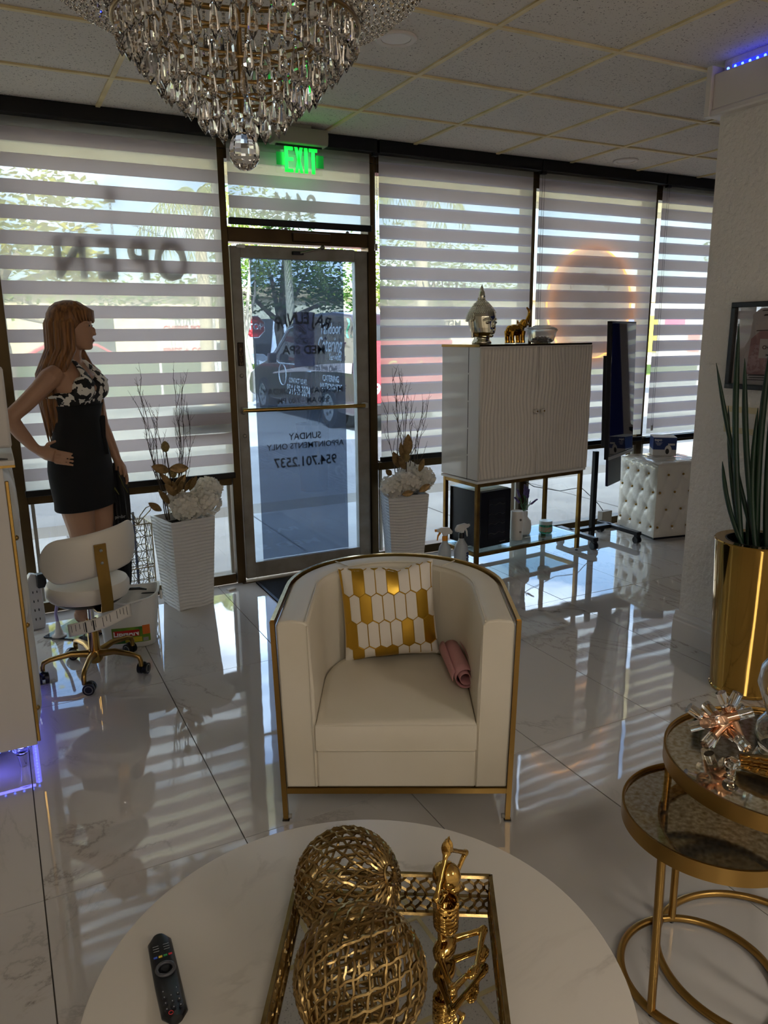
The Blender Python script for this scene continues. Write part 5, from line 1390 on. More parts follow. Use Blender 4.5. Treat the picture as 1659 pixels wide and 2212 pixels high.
# bent bracket from under the seat up the back
pts = [(.0, -.03, .352), (.0, -.17, .348), (.0, -.222, .36), (.0, -.232, .40), (.0, -.222, .50), (.0, -.206, .60), (.0, -.205, .655)]
mb = MB(); secs = [[(-.026, p[1]-.004*(i > 1), p[2]-.004*(i < 2)), (.026, p[1]-.004*(i > 1), p[2]-.004*(i < 2)), (.026, p[1]+.002, p[2]+.002), (-.026, p[1]+.002, p[2]+.002)] for i, p in enumerate(pts)]
br = mb.loft(secs).build('back_bracket', GOLD, ST, smooth=30, bevel=.0015)
for z in (.575, .63): MB().lathe([(0, 0), (.008, 0), (.007, .003), (0, .004)], 12, M=Matrix.Translation((0, -.212, z)) @ Matrix.Rotation(PI/2, 4, 'X')).build('screw', CHROME, br, smooth=40)
MB().cyl((0, 0, .24), (0, 0, .356), .014, n=16).build('gas_rod', CHROME, ST, smooth=50)
MB().cyl((0, 0, .085), (0, 0, .26), .025, n=20).build('column', GOLDP, ST, smooth=50)
MB().lathe([(0, .05), (.022, .05), (.034, .065), (.036, .095), (.028, .112), (0, .112)], 24).build('hub', GOLD, ST, smooth=40)
for k in range(5):
    a = math.radians(-122+72*k); c, s = math.cos(a), math.sin(a); R = .225
    MB().tube([(c*.03, s*.03, .095), (c*.1, s*.1, .108), (c*.19, s*.19, .098), (c*.218, s*.218, .088), (c*R, s*R, .07), (c*R, s*R, .045)], [.018, .014, .011, .011, .011, .010], 12).build('leg', GOLD, ST, smooth=60)
    px_, py_ = c*R-s*.02, s*R+c*.02
    d = Vector((-s, c, 0)) 
    w_ = MB()
    for e in (-1, 1): w_.cyl(Vector((px_, py_, .026))+Vector((c, s, 0))*e*.006, Vector((px_, py_, .026))+Vector((c, s, 0))*e*.022, .026, n=20)
    cst = w_.build('caster_wheel', BLACK, ST, smooth=40)
    hd = MB().ball((px_, py_, .038), (.02, .02, .02), 12, 8).build('caster_hood', BLACK, cst, smooth=60)
    for e in (-1, 1):
        q = Vector((px_, py_, .026))+Vector((c, s, 0))*e*.0225
        MB().torus(q, .017, .0022, 20, 5, 'Z').build('wheel_ring', mat('wheel_grey', (120, 118, 114), .5), cst).data.transform(Matrix.Translation(q) @ Vector((0, 0, 1)).rotation_difference(Vector((c, s, 0))).to_matrix().to_4x4() @ Matrix.Translation(-q))
# care label with print, sticking out under the seat
cl_ = thing('paper_tag', 'long white printed care tag hanging under the rolling stool seat', 'tag', (.285, 3.50, 0), math.radians(4))
def ptag(u, v):
    x = -.125+.26*u; z = .352-.05*v-.012*math.sin(u*3)+.05*(u-.3)*1.0-.02*(1-u)**3-.03*(max(0, u-.75))**1.5*4
    return Vector((x, -.205-.035*math.sin(u*PI)-.02*v+.03*(1-u)**2, z))
MB().surf(ptag, 24, 6).build('paper', mat('tag_paper', (214, 208, 198), .7), cl_, smooth=80, solid=.0006)
ink = MB(); rn = random.Random(9)
for k in range(16):
    u0 = .05+.058*k
    if k in (4, 7, 11): continue
    a_, b_ = ptag(u0, .12), ptag(u0, .5+.4*rn.random())
    ink.tube([a_+Vector((0, -.0008, 0)), ptag(u0, .4)+Vector((0, -.0008, 0)), b_+Vector((0, -.0008, 0))], .0011, 4)
for k in (3, 5): 
    u0 = .05+.058*k+.029; ink.tube([ptag(u0, t)+Vector((0, -.0009, 0)) for t in (.1, .5, .9)], .003, 4)
ink.build('print', mat('tag_ink', (50, 48, 46), .7), cl_)['kind'] = 'stuff'

# ================================================================ white mop bucket
BK = thing('mop_bucket', 'white plastic mop bucket with a green and red label', 'bucket', (.488, 3.80, 0), math.radians(-12))
mb = MB()
def rr_(hx_, hy_, z, n=48, p=4.0, spout=0):
    out = []
    for i in range(n):
        a = 2*PI*i/n; c, s = math.cos(a), math.sin(a)
        x = hx_*math.copysign(abs(c)**(2/p), c); y = hy_*math.copysign(abs(s)**(2/p), s)
        if spout and s < -.5: y -= spout*max(0, 1-abs(x)/(.055)) ; 
        zz = z+(.012*math.cos(2*a)+(-.010 if spout and s < -.5 and abs(x) < .055 else 0) if spout else 0)
        out.append((x, y, zz))
    return out
secs = [rr_(.118, .09, 0), rr_(.125, .096, .006), rr_(.14, .112, .15), rr_(.15, .122, .262, spout=.012), rr_(.158, .13, .264, spout=.014), rr_(.158, .13, .272, spout=.014), rr_(.147, .119, .27, spout=.012), rr_(.135, .107, .14), rr_(.12, .09, .012)]
mb.loft(secs); bko = mb.build('tub', mat('bucket_white', (222, 220, 214), .35), BK, smooth=45)
for s in (-1, 1): MB().box((s*.162, 0, .235), (.012, .04, .04)).build('handle_lug', mat('bucket_white', (222, 220, 214), .35), BK, bevel=.006)
MB().tube([(.165*math.cos(a), .125*math.sin(a)+.0, .24-.03*math.sin(a)) for a in [PI*i/16 for i in range(17)]], .0035, 6).build('bail_handle', BLACK, BK, smooth=60)
def patch(x0, x1, z0, z1, off):
    def f(u, v):
        x = x0+(x1-x0)*u; z = z0+(z1-z0)*v; hx_ = .125+(.14-.125)*z/.15; hy_ = .096+(.112-.096)*z/.15
        y = -hy_*(max(0, 1-(abs(x)/hx_)**4.0))**(.25)-off
        return Vector((x, y, z))
    return f
lb = MB().surf(patch(-.08, .1, .03, .115, .0012), 18, 8).build('label', mat('label_green', (40, 110, 40), .4, var=(14, (120, 150, 40))), BK, smooth=80)
MB().surf(patch(.065, .1, .07, .12, .0016), 8, 5).build('label_corner', mat('label_orange', (214, 110, 40), .4), lb, smooth=80)
MB().surf(patch(-.02, .06, .034, .06, .0017), 8, 5).build('label_strip', mat('label_yellow', (200, 180, 50), .4), lb, smooth=80)
MB().surf(patch(-.075, .05, .066, .1, .0018), 12, 5).build('name_field', mat('label_red', (176, 30, 28), .4), lb, smooth=80)
lettering('label_lettering', 'LIBMAN', .038, mat('label_white', (230, 230, 226), .5), lb, frame((-.013, -.1068, .083), (1, 0, 0), (0, .1, 1)), bold=.0012, sx=.9)
MB().box((.078, -.1025, .045), (.025, .001, .018), .12).build('barcode', mat('barcode_grey', (150, 150, 146), .5), lb)
sc = thing('scrub_tool', 'black handled tool lying across the bucket rim', 'tool', (.503, 3.79, .279))
MB().tube([(-.06, .0, .0), (-.02, -.01, .006), (.04, -.02, .004), (.075, -.03, -.004)], [.008, .010, .012, .006], 10, flat=.6).build('handle', BLACK, sc, smooth=60)

# ---------------------------------------------------------------- power strip tower and white cable foot
PSt = thing('power_strip', 'white upright multi-socket power strip against the window frame', 'power strip', (.075, 4.22, 0), .2)
MB().prism([(-.035, 0), (.035, 0), (.04, .05), (.035, .26), (.02, .30), (-.01, .31), (-.035, .27)], .05, frame((0, .025, .0), (1, 0, 0), (0, 0, 1))).build('casing', mat('strip_white', (196, 192, 190), .4), PSt, bevel=.008)
for k in range(4):
    for s in (-1, 1): MB().box((s*.01, -.026, .06+.05*k), (.004, .002, .012)).build('socket_slot', BLACK, PSt)
MB().box((.035, -.03, .27), (.045, .05, .075)).build('plug_block', BLACK, PSt, bevel=.006)
CN = thing('cable_stand', 'white cone-footed cable stand on the smoked glass plate', 'cable', (.165, 4.03, .008))
MB().lathe([(0, 0), (.036, 0), (.037, .006), (.022, .014), (.014, .045), (.010, .075), (.006, .085), (0, .085)], 24).build('cone_foot', mat('strip_white', (196, 192, 190), .4), CN, smooth=50)
MB().tube([(0, 0, .08), (-.004, .01, .12), (.02, .05, .2), (.04, .09, .27), (.05, .12, .36)], .008, 8).build('cable', mat('cable_lilac', (150, 140, 190), .4), CN, smooth=60)
# door mats
DMT = thing('door_mat', 'dark navy entrance mat with the spa name lying inside the glass door', 'mat', (1.735, 3.60, 0))
MB().box((0, 0, .004), (.80, 1.58, .008)).build('carpet', mat('navy_rubber_mat', (13, 14, 20), .9, bump=(300, .4, .003)), DMT)
for sx in (-1, 1): MB().box((sx*.392, 0, .0045), (.016, 1.58, .009)).build('border', BLACK, DMT)
MWT = mat('mat_lettering', (150, 156, 170), .9)
lettering('mat_text', 'RAJEUNIR', .15, MWT, DMT, frame((0, -.2, .0092), (-1, 0, 0), (0, -1, 0)), bold=.003)
lettering('mat_text', 'MED SPA', .17, MWT, DMT, frame((0, .22, .0092), (-1, 0, 0), (0, -1, 0)), bold=.003)
tag(MB().box((1.16, 4.33, .006), (.05, .03, .01), .3).build('paper_scrap', mat('scrap_paper', (180, 170, 158), .8)), 'small paper scrap on the floor below the door jamb', 'paper scrap')

# ================================================================ reception desk with tufted front
RD = thing('reception_desk', 'white reception desk with gold trim, padded tufted front and clear bun feet', 'desk', (0, 0, 0))
DX0, DX1, DY0, DY1, DZ0, DZ1 = -.75, .002, 2.75, 3.62, .09, 1.10
DWM = mat('desk_white', (206, 200, 192), .35)
MB().box(((DX0+DX1)/2, (DY0+DY1)/2, (DZ0+DZ1)/2), (DX1-DX0, DY1-DY0, DZ1-DZ0)).build('carcass', DWM, RD, bevel=.003)
MB().box(((DX0+DX1)/2+.012, (DY0+DY1)/2, DZ1+.010), (DX1-DX0+.05, DY1-DY0+.03, .02)).build('counter_top', DWM, RD, bevel=.003)
MB().box(((DX0+DX1)/2+.012, DY0-.012, DZ1+.001), (DX1-DX0+.05, .012, .008)).build('counter_trim', GOLDP, RD)
MB().box((DX1+.006, DY0+.01, (DZ0+DZ1)/2-.02), (.012, .014, DZ1-DZ0-.06)).build('gold_edge', GOLDP, RD, bevel=.003)
MB().box((DX1+.003, DY1-.02, (DZ0+DZ1)/2), (.012, .014, DZ1-DZ0)).build('gold_edge', GOLDP, RD, bevel=.003)
PAD = mat('padded_white_leather', (208, 204, 194), .3, coat=.3, bump=(20, .4, .006)); gy, gz = DY1-DY0-.05, DZ1-DZ0-.05
B2 = [((c+.5*(r % 2)+.25)/4.5*gy, (r+.5)/6*gz) for r in range(6) for c in range(5) if (c+.5*(r % 2)+.25)/4.5 < .97]
def padf(a, b):
    y, z = a*gy, b*gz; e = min(1, 14*min(a, 1-a))**.5*min(1, 14*min(b, 1-b))**.5; d = .034*e
    for by, bz in B2: d -= .022*math.exp(-((y-by)**2+(z-bz)**2)/.0016)*e
    return Vector((DX1+d, DY0+.025+y, DZ0+.03+z))
pd = MB().surf(padf, 40, 46).build('tufted_front', PAD, RD, smooth=80)
bm_ = MB().ball((0, 0, 0), .01, 10, 6).mesh('button'); bm_.materials.append(GOLD); bm_.shade_smooth()
for y, z in B2: put('button', bm_, None, pd, loc=(DX1+.014, DY0+.025+y, DZ0+.03+z))
MB().box((DX0/2, DY0-.003, .45), (.004, .004, .55)).build('panel_gap', BLACK, RD)
for x, y in ((-.052, 2.79), (-.052, 3.57), (-.70, 2.79), (-.70, 3.57)):
    ft = MB().lathe([(0, .05), (.014, .05), (.02, .056), (.03, .066), (.022, .076), (.03, .084), (.03, .09), (0, .09)], 24, (x, y, 0)).build('bun_foot', ACRY, RD, smooth=50)
    MB().lathe([(0, 0), (.011, 0), (.019, .05), (0, .05)], 20, (x, y, 0)).build('foot_ferrule', CHROME, ft, smooth=40)
MB().box((-.42, 3.2, .03), (.56, .7, .05)).build('plinth', mat('plinth_dark', (30, 28, 44), .3), RD)
ldm = MB().ball((0, 0, 0), .004, 6, 4).mesh('diode'); ldm.materials.append(MATS['blue_led'])
LD = thing('led_strip', 'string of tiny blue lights under the edge of the reception desk', 'light strip', (0, 0, .086))
for k in range(34): put('diode', ldm, None, LD, loc=(-.008, 2.775+.024*k, 0))
for k in range(12): put('diode', ldm, None, LD, loc=(-.03-.03*k, 2.765, 0))
MB().box((-.008, 3.18, .0045), (.006, .82, .002)).build('strip_tape', mat('tape_white', (190, 190, 200), .5), LD)
MB().box((-.2, 2.765, .0045), (.38, .006, .002)).build('strip_tape', mat('tape_white', (190, 190, 200), .5), LD)
for loc_, sx_, sy_ in (((-.008, 3.18, .078), .02, .8), ((-.2, 2.768, .078), .36, .02)):
    bl_ = bpy.data.lights.new('led_glow', 'AREA'); bl_.shape = 'RECTANGLE'; bl_.size = sx_; bl_.size_y = sy_; bl_.energy = .12; bl_.color = (.12, .12, 1)
    bo_ = bpy.data.objects.new('led_glow', bl_); COL.objects.link(bo_); bo_.location = loc_; bo_.parent = LD; bo_.location = (loc_[0], loc_[1], -.01)
UB = thing('desk_monitor', 'white boxy monitor back standing on the reception desk counter', 'monitor', (-.17, 2.95, DZ1+.02))
MB().box((-.02, .02, .155), (.46, .06, .28)).build('shell', DWM, UB, bevel=.01)
MB().box((0, .03, .008), (.2, .16, .016)).build('stand_foot', DWM, UB, bevel=.004)
MB().box((-.02, .053, .155), (.43, .004, .25)).build('screen', BLACK, UB)
tag(MB().prism([(0, 0), (.05, .0), (.03, .03)], .003, frame((-.03, 2.76, DZ1+.0205), (1, 0, 0), (0, 1, 0))).build('card_corner', mat('card_dark', (60, 56, 54), .6)), 'dark card corner on the reception desk counter', 'card')

# ================================================================ gold cylinder planter with snake plant
GP = thing('gold_planter', 'tall polished gold cylinder planter of spear-leaved snake plants', 'planter', (2.768, 1.995, 0))
MB().lathe([(0, 0), (.133, 0), (.136, .004), (.136, .012), (.133, .016), (.166, .655), (.168, .662), (.164, .666), (.125, .664), (.12, .655), (.115, .56), (0, .56)], 72).build('pot', mat('mirror_gold', (184, 146, 74), .07, 1), GP, smooth=35)
MB().lathe([(0, .60), (.122, .60), (.124, .665), (.118, .665), (.117, .61), (0, .61)], 48).build('liner', BLACK, GP, smooth=40)
SPK = mat('snake_plant_green', (24, 52, 30), .42, var=(14, (14, 34, 20)), vscale=(1, 1, .25))
spears = [((-.05, .03), (.05, .23, 1.54), .0125), ((.0, .0), (.075, .09, 1.45), .0135), ((-.02, -.02), (.03, .17, 1.40), .012), ((.03, .02), (-.03, .26, 1.38), .0095), ((-.04, -.03), (.05, .10, 1.20), .010), ((.02, -.03), (.09, .06, 1.36), .0125), ((-.06, .0), (-.01, .20, .965), .0095), ((.05, -.02), (.10, -.03, 1.25), .012), ((.0, .04), (.11, .12, 1.1), .011), ((.03, -.05), (.09, -.12, 1.33), .013), ((-.03, -.06), (.04, -.1, 1.0), .012), ((.06, .03), (.13, .02, .98), .01), ((-.01, .06), (.02, .22, 1.2), .0085), ((.07, -.06), (.14, -.18, 1.1), .012)]
for (bx, by), (tx, ty, tz), r in spears:
    p0 = Vector((bx, by, .6)); p2 = Vector((tx, ty, tz)); n = 12; pts = []
    for i in range(n):
        t = i/(n-1); q = p0.lerp(p2, t); q += Vector((bx*.25, .03*math.copysign(1, ty-by), 0))*math.sin(PI*t)*.6; pts.append(q)
    MB().tube(pts, [r*(.95 if i < 2 else 1.0) if i < n-4 else r*(1, .85, .6, .12)[i-(n-4)] for i in range(n)], 10).build('spear_leaf', SPK, GP, smooth=60)

# ================================================================ framed perfume picture and switch on the stucco wall
PF = thing('framed_picture', 'black framed perfume bottle print under glass on the stucco wall', 'picture', (PX, 0, 0))
FY1, FY0, FZ0, FZ1 = 2.352, 1.99, 1.262, 1.632; fw = .022
FB = mat('frame_black', (22, 22, 22), .4)
for z in (FZ0+fw/2, FZ1-fw/2): MB().box((-.012, (FY0+FY1)/2, z), (.024, FY1-FY0, fw)).build('frame_bar', FB, PF, bevel=.002)
for y in (FY0+fw/2, FY1-fw/2): MB().box((-.012, y, (FZ0+FZ1)/2), (.024, fw, FZ1-FZ0-2*fw)).build('frame_bar', FB, PF, bevel=.002)
yc, zc = (FY0+FY1)/2-.02, (FZ0+FZ1)/2
MB().box((-.003, (FY0+FY1)/2, zc), (.004, FY1-FY0-.03, FZ1-FZ0-.03)).build('print_sheet', mat('print_paper', (196, 186, 184), .6), PF)
MY = frame((-.0056, yc, zc), (0, -1, 0), (0, 0, 1))
PKP = mat('print_pink', (190, 152, 152), .6); PKD = mat('print_dusty', (166, 124, 126), .6, var=(14, (190, 150, 150))); INK = mat('print_ink', (22, 20, 22), .6)
def flat(poly, name, m, lift=0): return MB().prism(poly, .0006, MY @ Matrix.Translation((0, 0, lift))).build(name, m, PF)
flat([(-.11, -.12), (.11, -.12), (.1, .03), (.06, .062), (-.06, .062), (-.1, .03)], 'printed_bottle', PKD)
flat([(-.055, -.05), (.055, -.05), (.055, .03), (-.055, .03)], 'printed_label', mat('print_label', (206, 198, 194), .6), .0006)
for z0, w_, h_ in ((.062, .16, .004), (.125, .1, .006), (.145, .12, .004), (-.125, .2, .004), (-.135, .19, .003), (-.145, .21, .0025)):
    flat([(-w_/2, z0), (w_/2, z0+.004), (w_/2-.01, z0+h_+.004), (-w_/2+.006, z0+h_)], 'ink_stroke', INK, .0008)
flat([(.022*math.cos(2*PI*i/14)+.01, .1+.014*math.sin(2*PI*i/14)) for i in range(14)], 'ink_stroke', INK, .0008)
for txt, sz, z in (('No5', .015, .014), ('CHANEL', .021, -.006), ('PARIS', .008, -.022), ('PARFUM', .011, -.038)):
    lettering('print_lettering', txt, sz, INK, PF, MY @ Matrix.Translation((0, z, .0016)), bold=.0005)
MB().box((-.0115, (FY0+FY1)/2, zc), (.002, FY1-FY0-2*fw, FZ1-FZ0-2*fw)).build('cover_glass', pane_mat('picture_glass', (.95, .95, .95), 2.2), PF)
SWt = thing('light_switch', 'cream wall plate with white rocker switches beside the snake plant', 'switch', (PX, 2.265, 1.125))
MB().box((-.004, 0, 0), (.008, .165, .118)).build('plate', mat('switch_cream', (206, 190, 150), .4), SWt, bevel=.003)
for y in (.045, -.005, -.055):
    rk = MB().box((-.0095, y, 0), (.005, .04, .066)).build('rocker', mat('switch_white', (206, 200, 190), .35), SWt, bevel=.001); rk.rotation_euler = (0, 0, 0)
# ================================================================ signs in the windows
SGN = mat('sign_grey', (84, 80, 82), .6)
HO = thing('open_letters', 'large dark hanging letters spelling open behind the wide zebra blind', 'sign', (0, 4.422, 0))
for ch, x in zip('OPEN', (.955, .79, .625, .44)):
    me = text_mesh(ch, .285, .008, .009, sx=.78); me.transform(frame((x, 0, 1.905), (-1, 0, 0), (0, 0, 1))); put('letter', me, SGN, HO)
MB().box((.69, 0, 2.02), (.62, .008, .012)).build('hanger_bar', SGN, HO)
for a, b in (((.42, 2.03), (.62, 2.10)), ((.95, 2.03), (.75, 2.10)), ((.66, 2.03), (.66, 2.20))):
    mb = MB()
    for i in range(18): t = i/17; mb.torus((a[0]+(b[0]-a[0])*t, 0, a[1]+(b[1]-a[1])*t), .006, .0014, 8, 4, 'Y' if i % 2 else 'Z')
    mb.build('chain', SCREW, HO)
MB().box((.66, .004, 2.235), (.055, .004, .07)).build('hook_plate', mat('hook_white', (200, 196, 190), .5), HO)
BS = thing('blue_open_sign', 'blue bordered notice hanging low on the window beside the door', 'sign', (1.07, 4.455, 1.03))
MB().box((0, 0, 0), (.31, .006, .16)).build('board', mat('sign_white', (206, 206, 210), .5), BS)
for z in (.062, -.062): MB().box((0, -.004, z), (.31, .002, .036)).build('blue_band', mat('sign_blue', (50, 84, 160), .5), BS)
lettering('sign_lettering', 'OPEN', .075, SGN, BS, frame((0, -.005, 0), (-1, 0, 0), (0, 0, 1)), bold=.002)
# name sign on the glass behind the cabinet
VG = mat('vinyl_mid_grey', (112, 106, 108), .6)
NS = thing('window_decal', 'grey spa name and face drawing on the window behind the cabinet', 'decal', (2.765, WY+.052, 0))
arched('RAJEUNIR', (0, 1.28), .55, .088, .80, VG, NS, 'decal_letter', 0)
logo(NS, 0, 1.70, .07, 0, VG)
lettering('decal_lettering', 'MED SPA', .07, VG, NS, frame((0, 0, 1.57), (-1, 0, 0), (0, 0, 1)), bold=.001)
for k, t in enumerate(('BODY SCULPTING', 'LASER HAIR REMOVAL', 'FACIALS', 'BOTOX')):
    lettering('decal_lettering', t, .034, VG, NS, frame((.06, 0, 1.36-.11*k), (-1, 0, 0), (0, 0, 1)))
RG = thing('ring_sign', 'round glowing amber ring sign with the spa name in the window', 'sign', (3.985, 4.435, 1.715))
MB().lathe([(0, .012), (.40, .012), (.40, .020), (0, .020)], 64, M=Matrix.Rotation(-PI/2, 4, 'X')).build('disc', fabric_mat('ring_disc', (226, 218, 212), .35, .7), RG)
MB().torus((0, 0, 0), .40, .0065, 96, 8, 'Y').build('neon_ring', mat('amber_neon', (255, 190, 90), .3, emit=(255, 170, 62), es=3.2), RG, smooth=60)
arched('RAJEUNIR', (0, -.14), .33, .095, 1.15, VG, RG, 'sign_letter', .008)
logo(RG, 0, .0, .085, .008, VG)
lettering('sign_lettering', 'MED SPA', .07, VG, RG, frame((0, .008, -.19), (-1, 0, 0), (0, 0, 1)), bold=.001)

# ================================================================ outside
ASP = mat('asphalt', (142, 140, 136), .9, var=(1.2, (126, 124, 122)), bump=(180, .5, .004)); CON = mat('pale_concrete', (178, 174, 166), .9, var=(2, (160, 156, 150)))
g = MB().box((10, 40, -.14), (110, 66.0, .1)).build('ground', ASP); g['kind'] = 'structure'
sw_ = MB().box((4, 5.42, -.07), (30, 1.78, .1)).build('sidewalk', CON); sw_['kind'] = 'structure'
for k in range(-6, 12): MB().box((k*1.5+.4, 5.42, -.0195), (.012, 1.76, .002)).build('joint', mat('joint_dark', (96, 92, 86), .9), sw_)
kb = MB().box((10, 19.3, -.02), (60, .25, .16)).build('kerb', CON); kb['kind'] = 'structure'
gr = MB().box((10, 20.6, -.05), (60, 2.3, .1)).build('verge', mat('grass_verge', (124, 142, 62), .95, var=(3, (96, 120, 44)), bump=(60, .8, .02))); gr['kind'] = 'structure'
# stucco canopy of the shop front
CRM = mat('cream_stucco', (238, 224, 186), .9, bump=(12, 1.0, .03), var=(3, (226, 208, 164)))
cp = thing('stucco_canopy', 'cream textured stucco canopy beam over the sidewalk', 'canopy', (4, 0, 0))
MB().box((0, 6.55, 3.02), (30, .35, .5)).build('fascia', CRM, cp)
for x in (-9, -4.5, 0, 4.5, 9): MB().box((x, 5.55, 3.14), (.2, 1.7, .24)).build('cross_beam', CRM, cp)
MB().box((0, 4.62, 3.8), (30, .2, 2.2)).build('parapet', CRM, cp)
for x in (-7, 5.2, 9.5): MB().cyl((x, 6.36, 2.9), (x, 6.372, 2.9), .11, n=24).build('round_lamp_cover', WHITE, cp)
for x in (-5.6, 8.8): MB().box((x, 6.55, 1.4), (.4, .35, 2.8)).build('column', CRM, cp)

# ---------------------------------------------------------------- vegetation
def foliage(name, parent, clumps, n, size, m, seed, droop=0):
    mb = MB(); rn = random.Random(seed)
    for (c, r) in clumps:
        for k in range(n):
            d = Vector((rn.gauss(0, 1), rn.gauss(0, 1), rn.gauss(0, 1))).normalized()*(rn.random()**.45)
            p = Vector(c)+Vector((d.x*r[0], d.y*r[1], d.z*r[2])); a = rn.random()*6.28; b = rn.uniform(-.9, .9); s = size*rn.uniform(.6, 1.4)
            u = Vector((math.cos(a), math.sin(a), b*.6)).normalized(); v = u.cross(Vector((rn.uniform(-1, 1), rn.uniform(-1, 1), 1))).normalized()
            vs = [mb.bm.verts.new(p+u*s), mb.bm.verts.new(p+v*s*.5), mb.bm.verts.new(p-u*s), mb.bm.verts.new(p-v*s*.5)]
            mb.bm.faces.new(vs)
    me = bpy.data.meshes.new(name); mb.bm.to_mesh(me); mb.bm.free()
    o = put(name, me, m, parent); o['kind'] = 'stuff'; return o
def leaf_mat(name, col, c2):
    m, n, l, b = nodes_mat(name); n.remove(b); out = n['Material Output']
    oi = N(n, 'ShaderNodeNewGeometry'); ns = N(n, 'ShaderNodeTexNoise', Scale=1.2); l.new(oi.outputs['Position'], ns.inputs['Vector'])
    r = N(n, 'ShaderNodeValToRGB'); r.color_ramp.elements[0].color = (*lin(col), 1); r.color_ramp.elements[1].color = (*lin(c2), 1); r.color_ramp.elements[0].position = .4; r.color_ramp.elements[1].position = .6; l.new(ns.outputs['Fac'], r.inputs[0])
    d = N(n, 'ShaderNodeBsdfDiffuse'); t = N(n, 'ShaderNodeBsdfTranslucent'); mx_ = N(n, 'ShaderNodeMixShader'); mx_.inputs[0].default_value = .4
    l.new(r.outputs[0], d.inputs[0]); l.new(r.outputs[0], t.inputs[0]); l.new(d.outputs[0], mx_.inputs[1]); l.new(t.outputs[0], mx_.inputs[2]); l.new(mx_.outputs[0], out.inputs[0])
    return m
BARK = mat('pale_bark', (150, 136, 116), .9, bump=(14, .8, .02)); BARKD = mat('dark_bark', (88, 76, 62), .9, bump=(14, .8, .02))
LY = leaf_mat('sunny_leaf', (150, 160, 40), (206, 196, 60)); LD_ = leaf_mat('deep_leaf', (62, 92, 44), (96, 124, 58)); LM_ = leaf_mat('mid_leaf', (110, 136, 56), (150, 168, 70)); LP = leaf_mat('palm_leaf', (130, 150, 80), (166, 172, 100))
def tree(label, loc, trunk, clumps, n, size, m, bark, seed, group='street trees'):
    t = thing('street_tree', label, 'tree', loc, 0, group)
    h = trunk[0]
    MB().tube([(0, 0, -.05), (.08, .03, h*.35), (-.05, 0, h*.7), (.05, .05, h)], [trunk[1], trunk[1]*.8, trunk[1]*.7, trunk[1]*.5], 10).build('trunk', bark, t, smooth=60)
    mb = MB()
    for c, r in clumps[:6]: mb.tube([(0, 0, h*.75), Vector((0, 0, h*.75)).lerp(Vector(c), .55)+Vector((.1, 0, .1)), c], [trunk[1]*.45, trunk[1]*.3, trunk[1]*.08], 7)
    mb.build('branches', bark, t, smooth=60)
    foliage('foliage', t, clumps, n, size, m, seed)
    return t
tree('yellow-green leafy tree seen above the mannequin through the blind', (.2, 14, -.04), (3.0, .16), [((-.6, 0, 4.2), (1.3, 1.2, .9)), ((.9, .3, 3.7), (1.0, 1, .7)), ((-1.9, .2, 3.5), (1.2, 1, .8)), ((.3, -.4, 2.9), (1.3, 1, .5)), ((1.3, .4, 2.7), (.7, .7, .4)), ((-1.2, 0, 5.2), (1.2, 1, .6))], 420, .085, LY, BARK, 1)
tree('big dark green shade tree behind the catering van', (8.9, 25, -.04), (2.6, .22), [((-.6, 0, 4.3), (1.7, 1.4, 1.2)), ((1.2, .3, 3.8), (1.4, 1.3, 1.2)), ((0, -.4, 3.0), (2.0, 1.3, .9)), ((2.2, 0, 2.8), (1.0, 1, .9)), ((-1.6, .4, 3.2), (1.1, 1, 1.1)), ((.2, 0, 5.3), (1.3, 1, .7))], 620, .1, LD_, BARKD, 2)
tree('sparse pale tree with bare forked boughs near the stop sign', (5.65, 18.4, -.04), (2.0, .11), [((-.3, 0, 3.6), (.8, .7, .8)), ((.4, .2, 3.2), (.6, .6, .6)), ((-.6, 0, 2.7), (.5, .5, .4)), ((.2, 0, 4.6), (.9, .7, .7))], 240, .07, LM_, BARK, 3)
tree('mid green tree rising beyond the spa window decal', (14.6, 28, -.04), (2.6, .2), [((-1.6, 0, 4.4), (1.8, 1.3, 1.1)), ((.8, .3, 4.9), (1.9, 1.3, 1.2)), ((2.6, -.2, 3.9), (1.5, 1.2, 1.1)), ((-.2, 0, 3.3), (2.2, 1.2, .7)), ((-3.2, 0, 3.6), (1.3, 1, .8))], 520, .11, LM_, BARK, 4)
tree('mid green tree rising beyond the glowing ring sign', (20.5, 33, -.04), (2.8, .22), [((-1.8, 0, 4.8), (2.0, 1.3, 1.2)), ((1.0, .3, 5.2), (2.0, 1.3, 1.3)), ((3.0, -.2, 4.2), (1.7, 1.2, 1.2)), ((0, 0, 3.5), (2.4, 1.2, .8)), ((-3.4, 0, 3.6), (1.5, 1, .9))], 520, .12, LM_, BARK, 5)
tree('dull green tree standing beyond the wrapped ottoman window', (31, 23, -.04), (2.8, .22), [((-2, 0, 4.8), (2.2, 1.3, 1.2)), ((1.0, .3, 5.0), (2.2, 1.3, 1.3)), ((3.4, -.2, 4.2), (2, 1.2, 1.2)), ((0, 0, 3.5), (2.6, 1.2, .8))], 480, .13, LD_, BARK, 6)
tree('dark tree far across the street behind the red car', (2.6, 30, -.04), (2.6, .2), [((-2.2, 0, 3.2), (2.2, 1.3, 1.1)), ((1.2, .3, 3.0), (2.2, 1.3, 1.0)), ((4.0, -.2, 3.1), (1.8, 1.2, 1.1)), ((-5, 0, 2.8), (2.2, 1.2, 1.0))], 480, .12, LM_, BARK, 7)
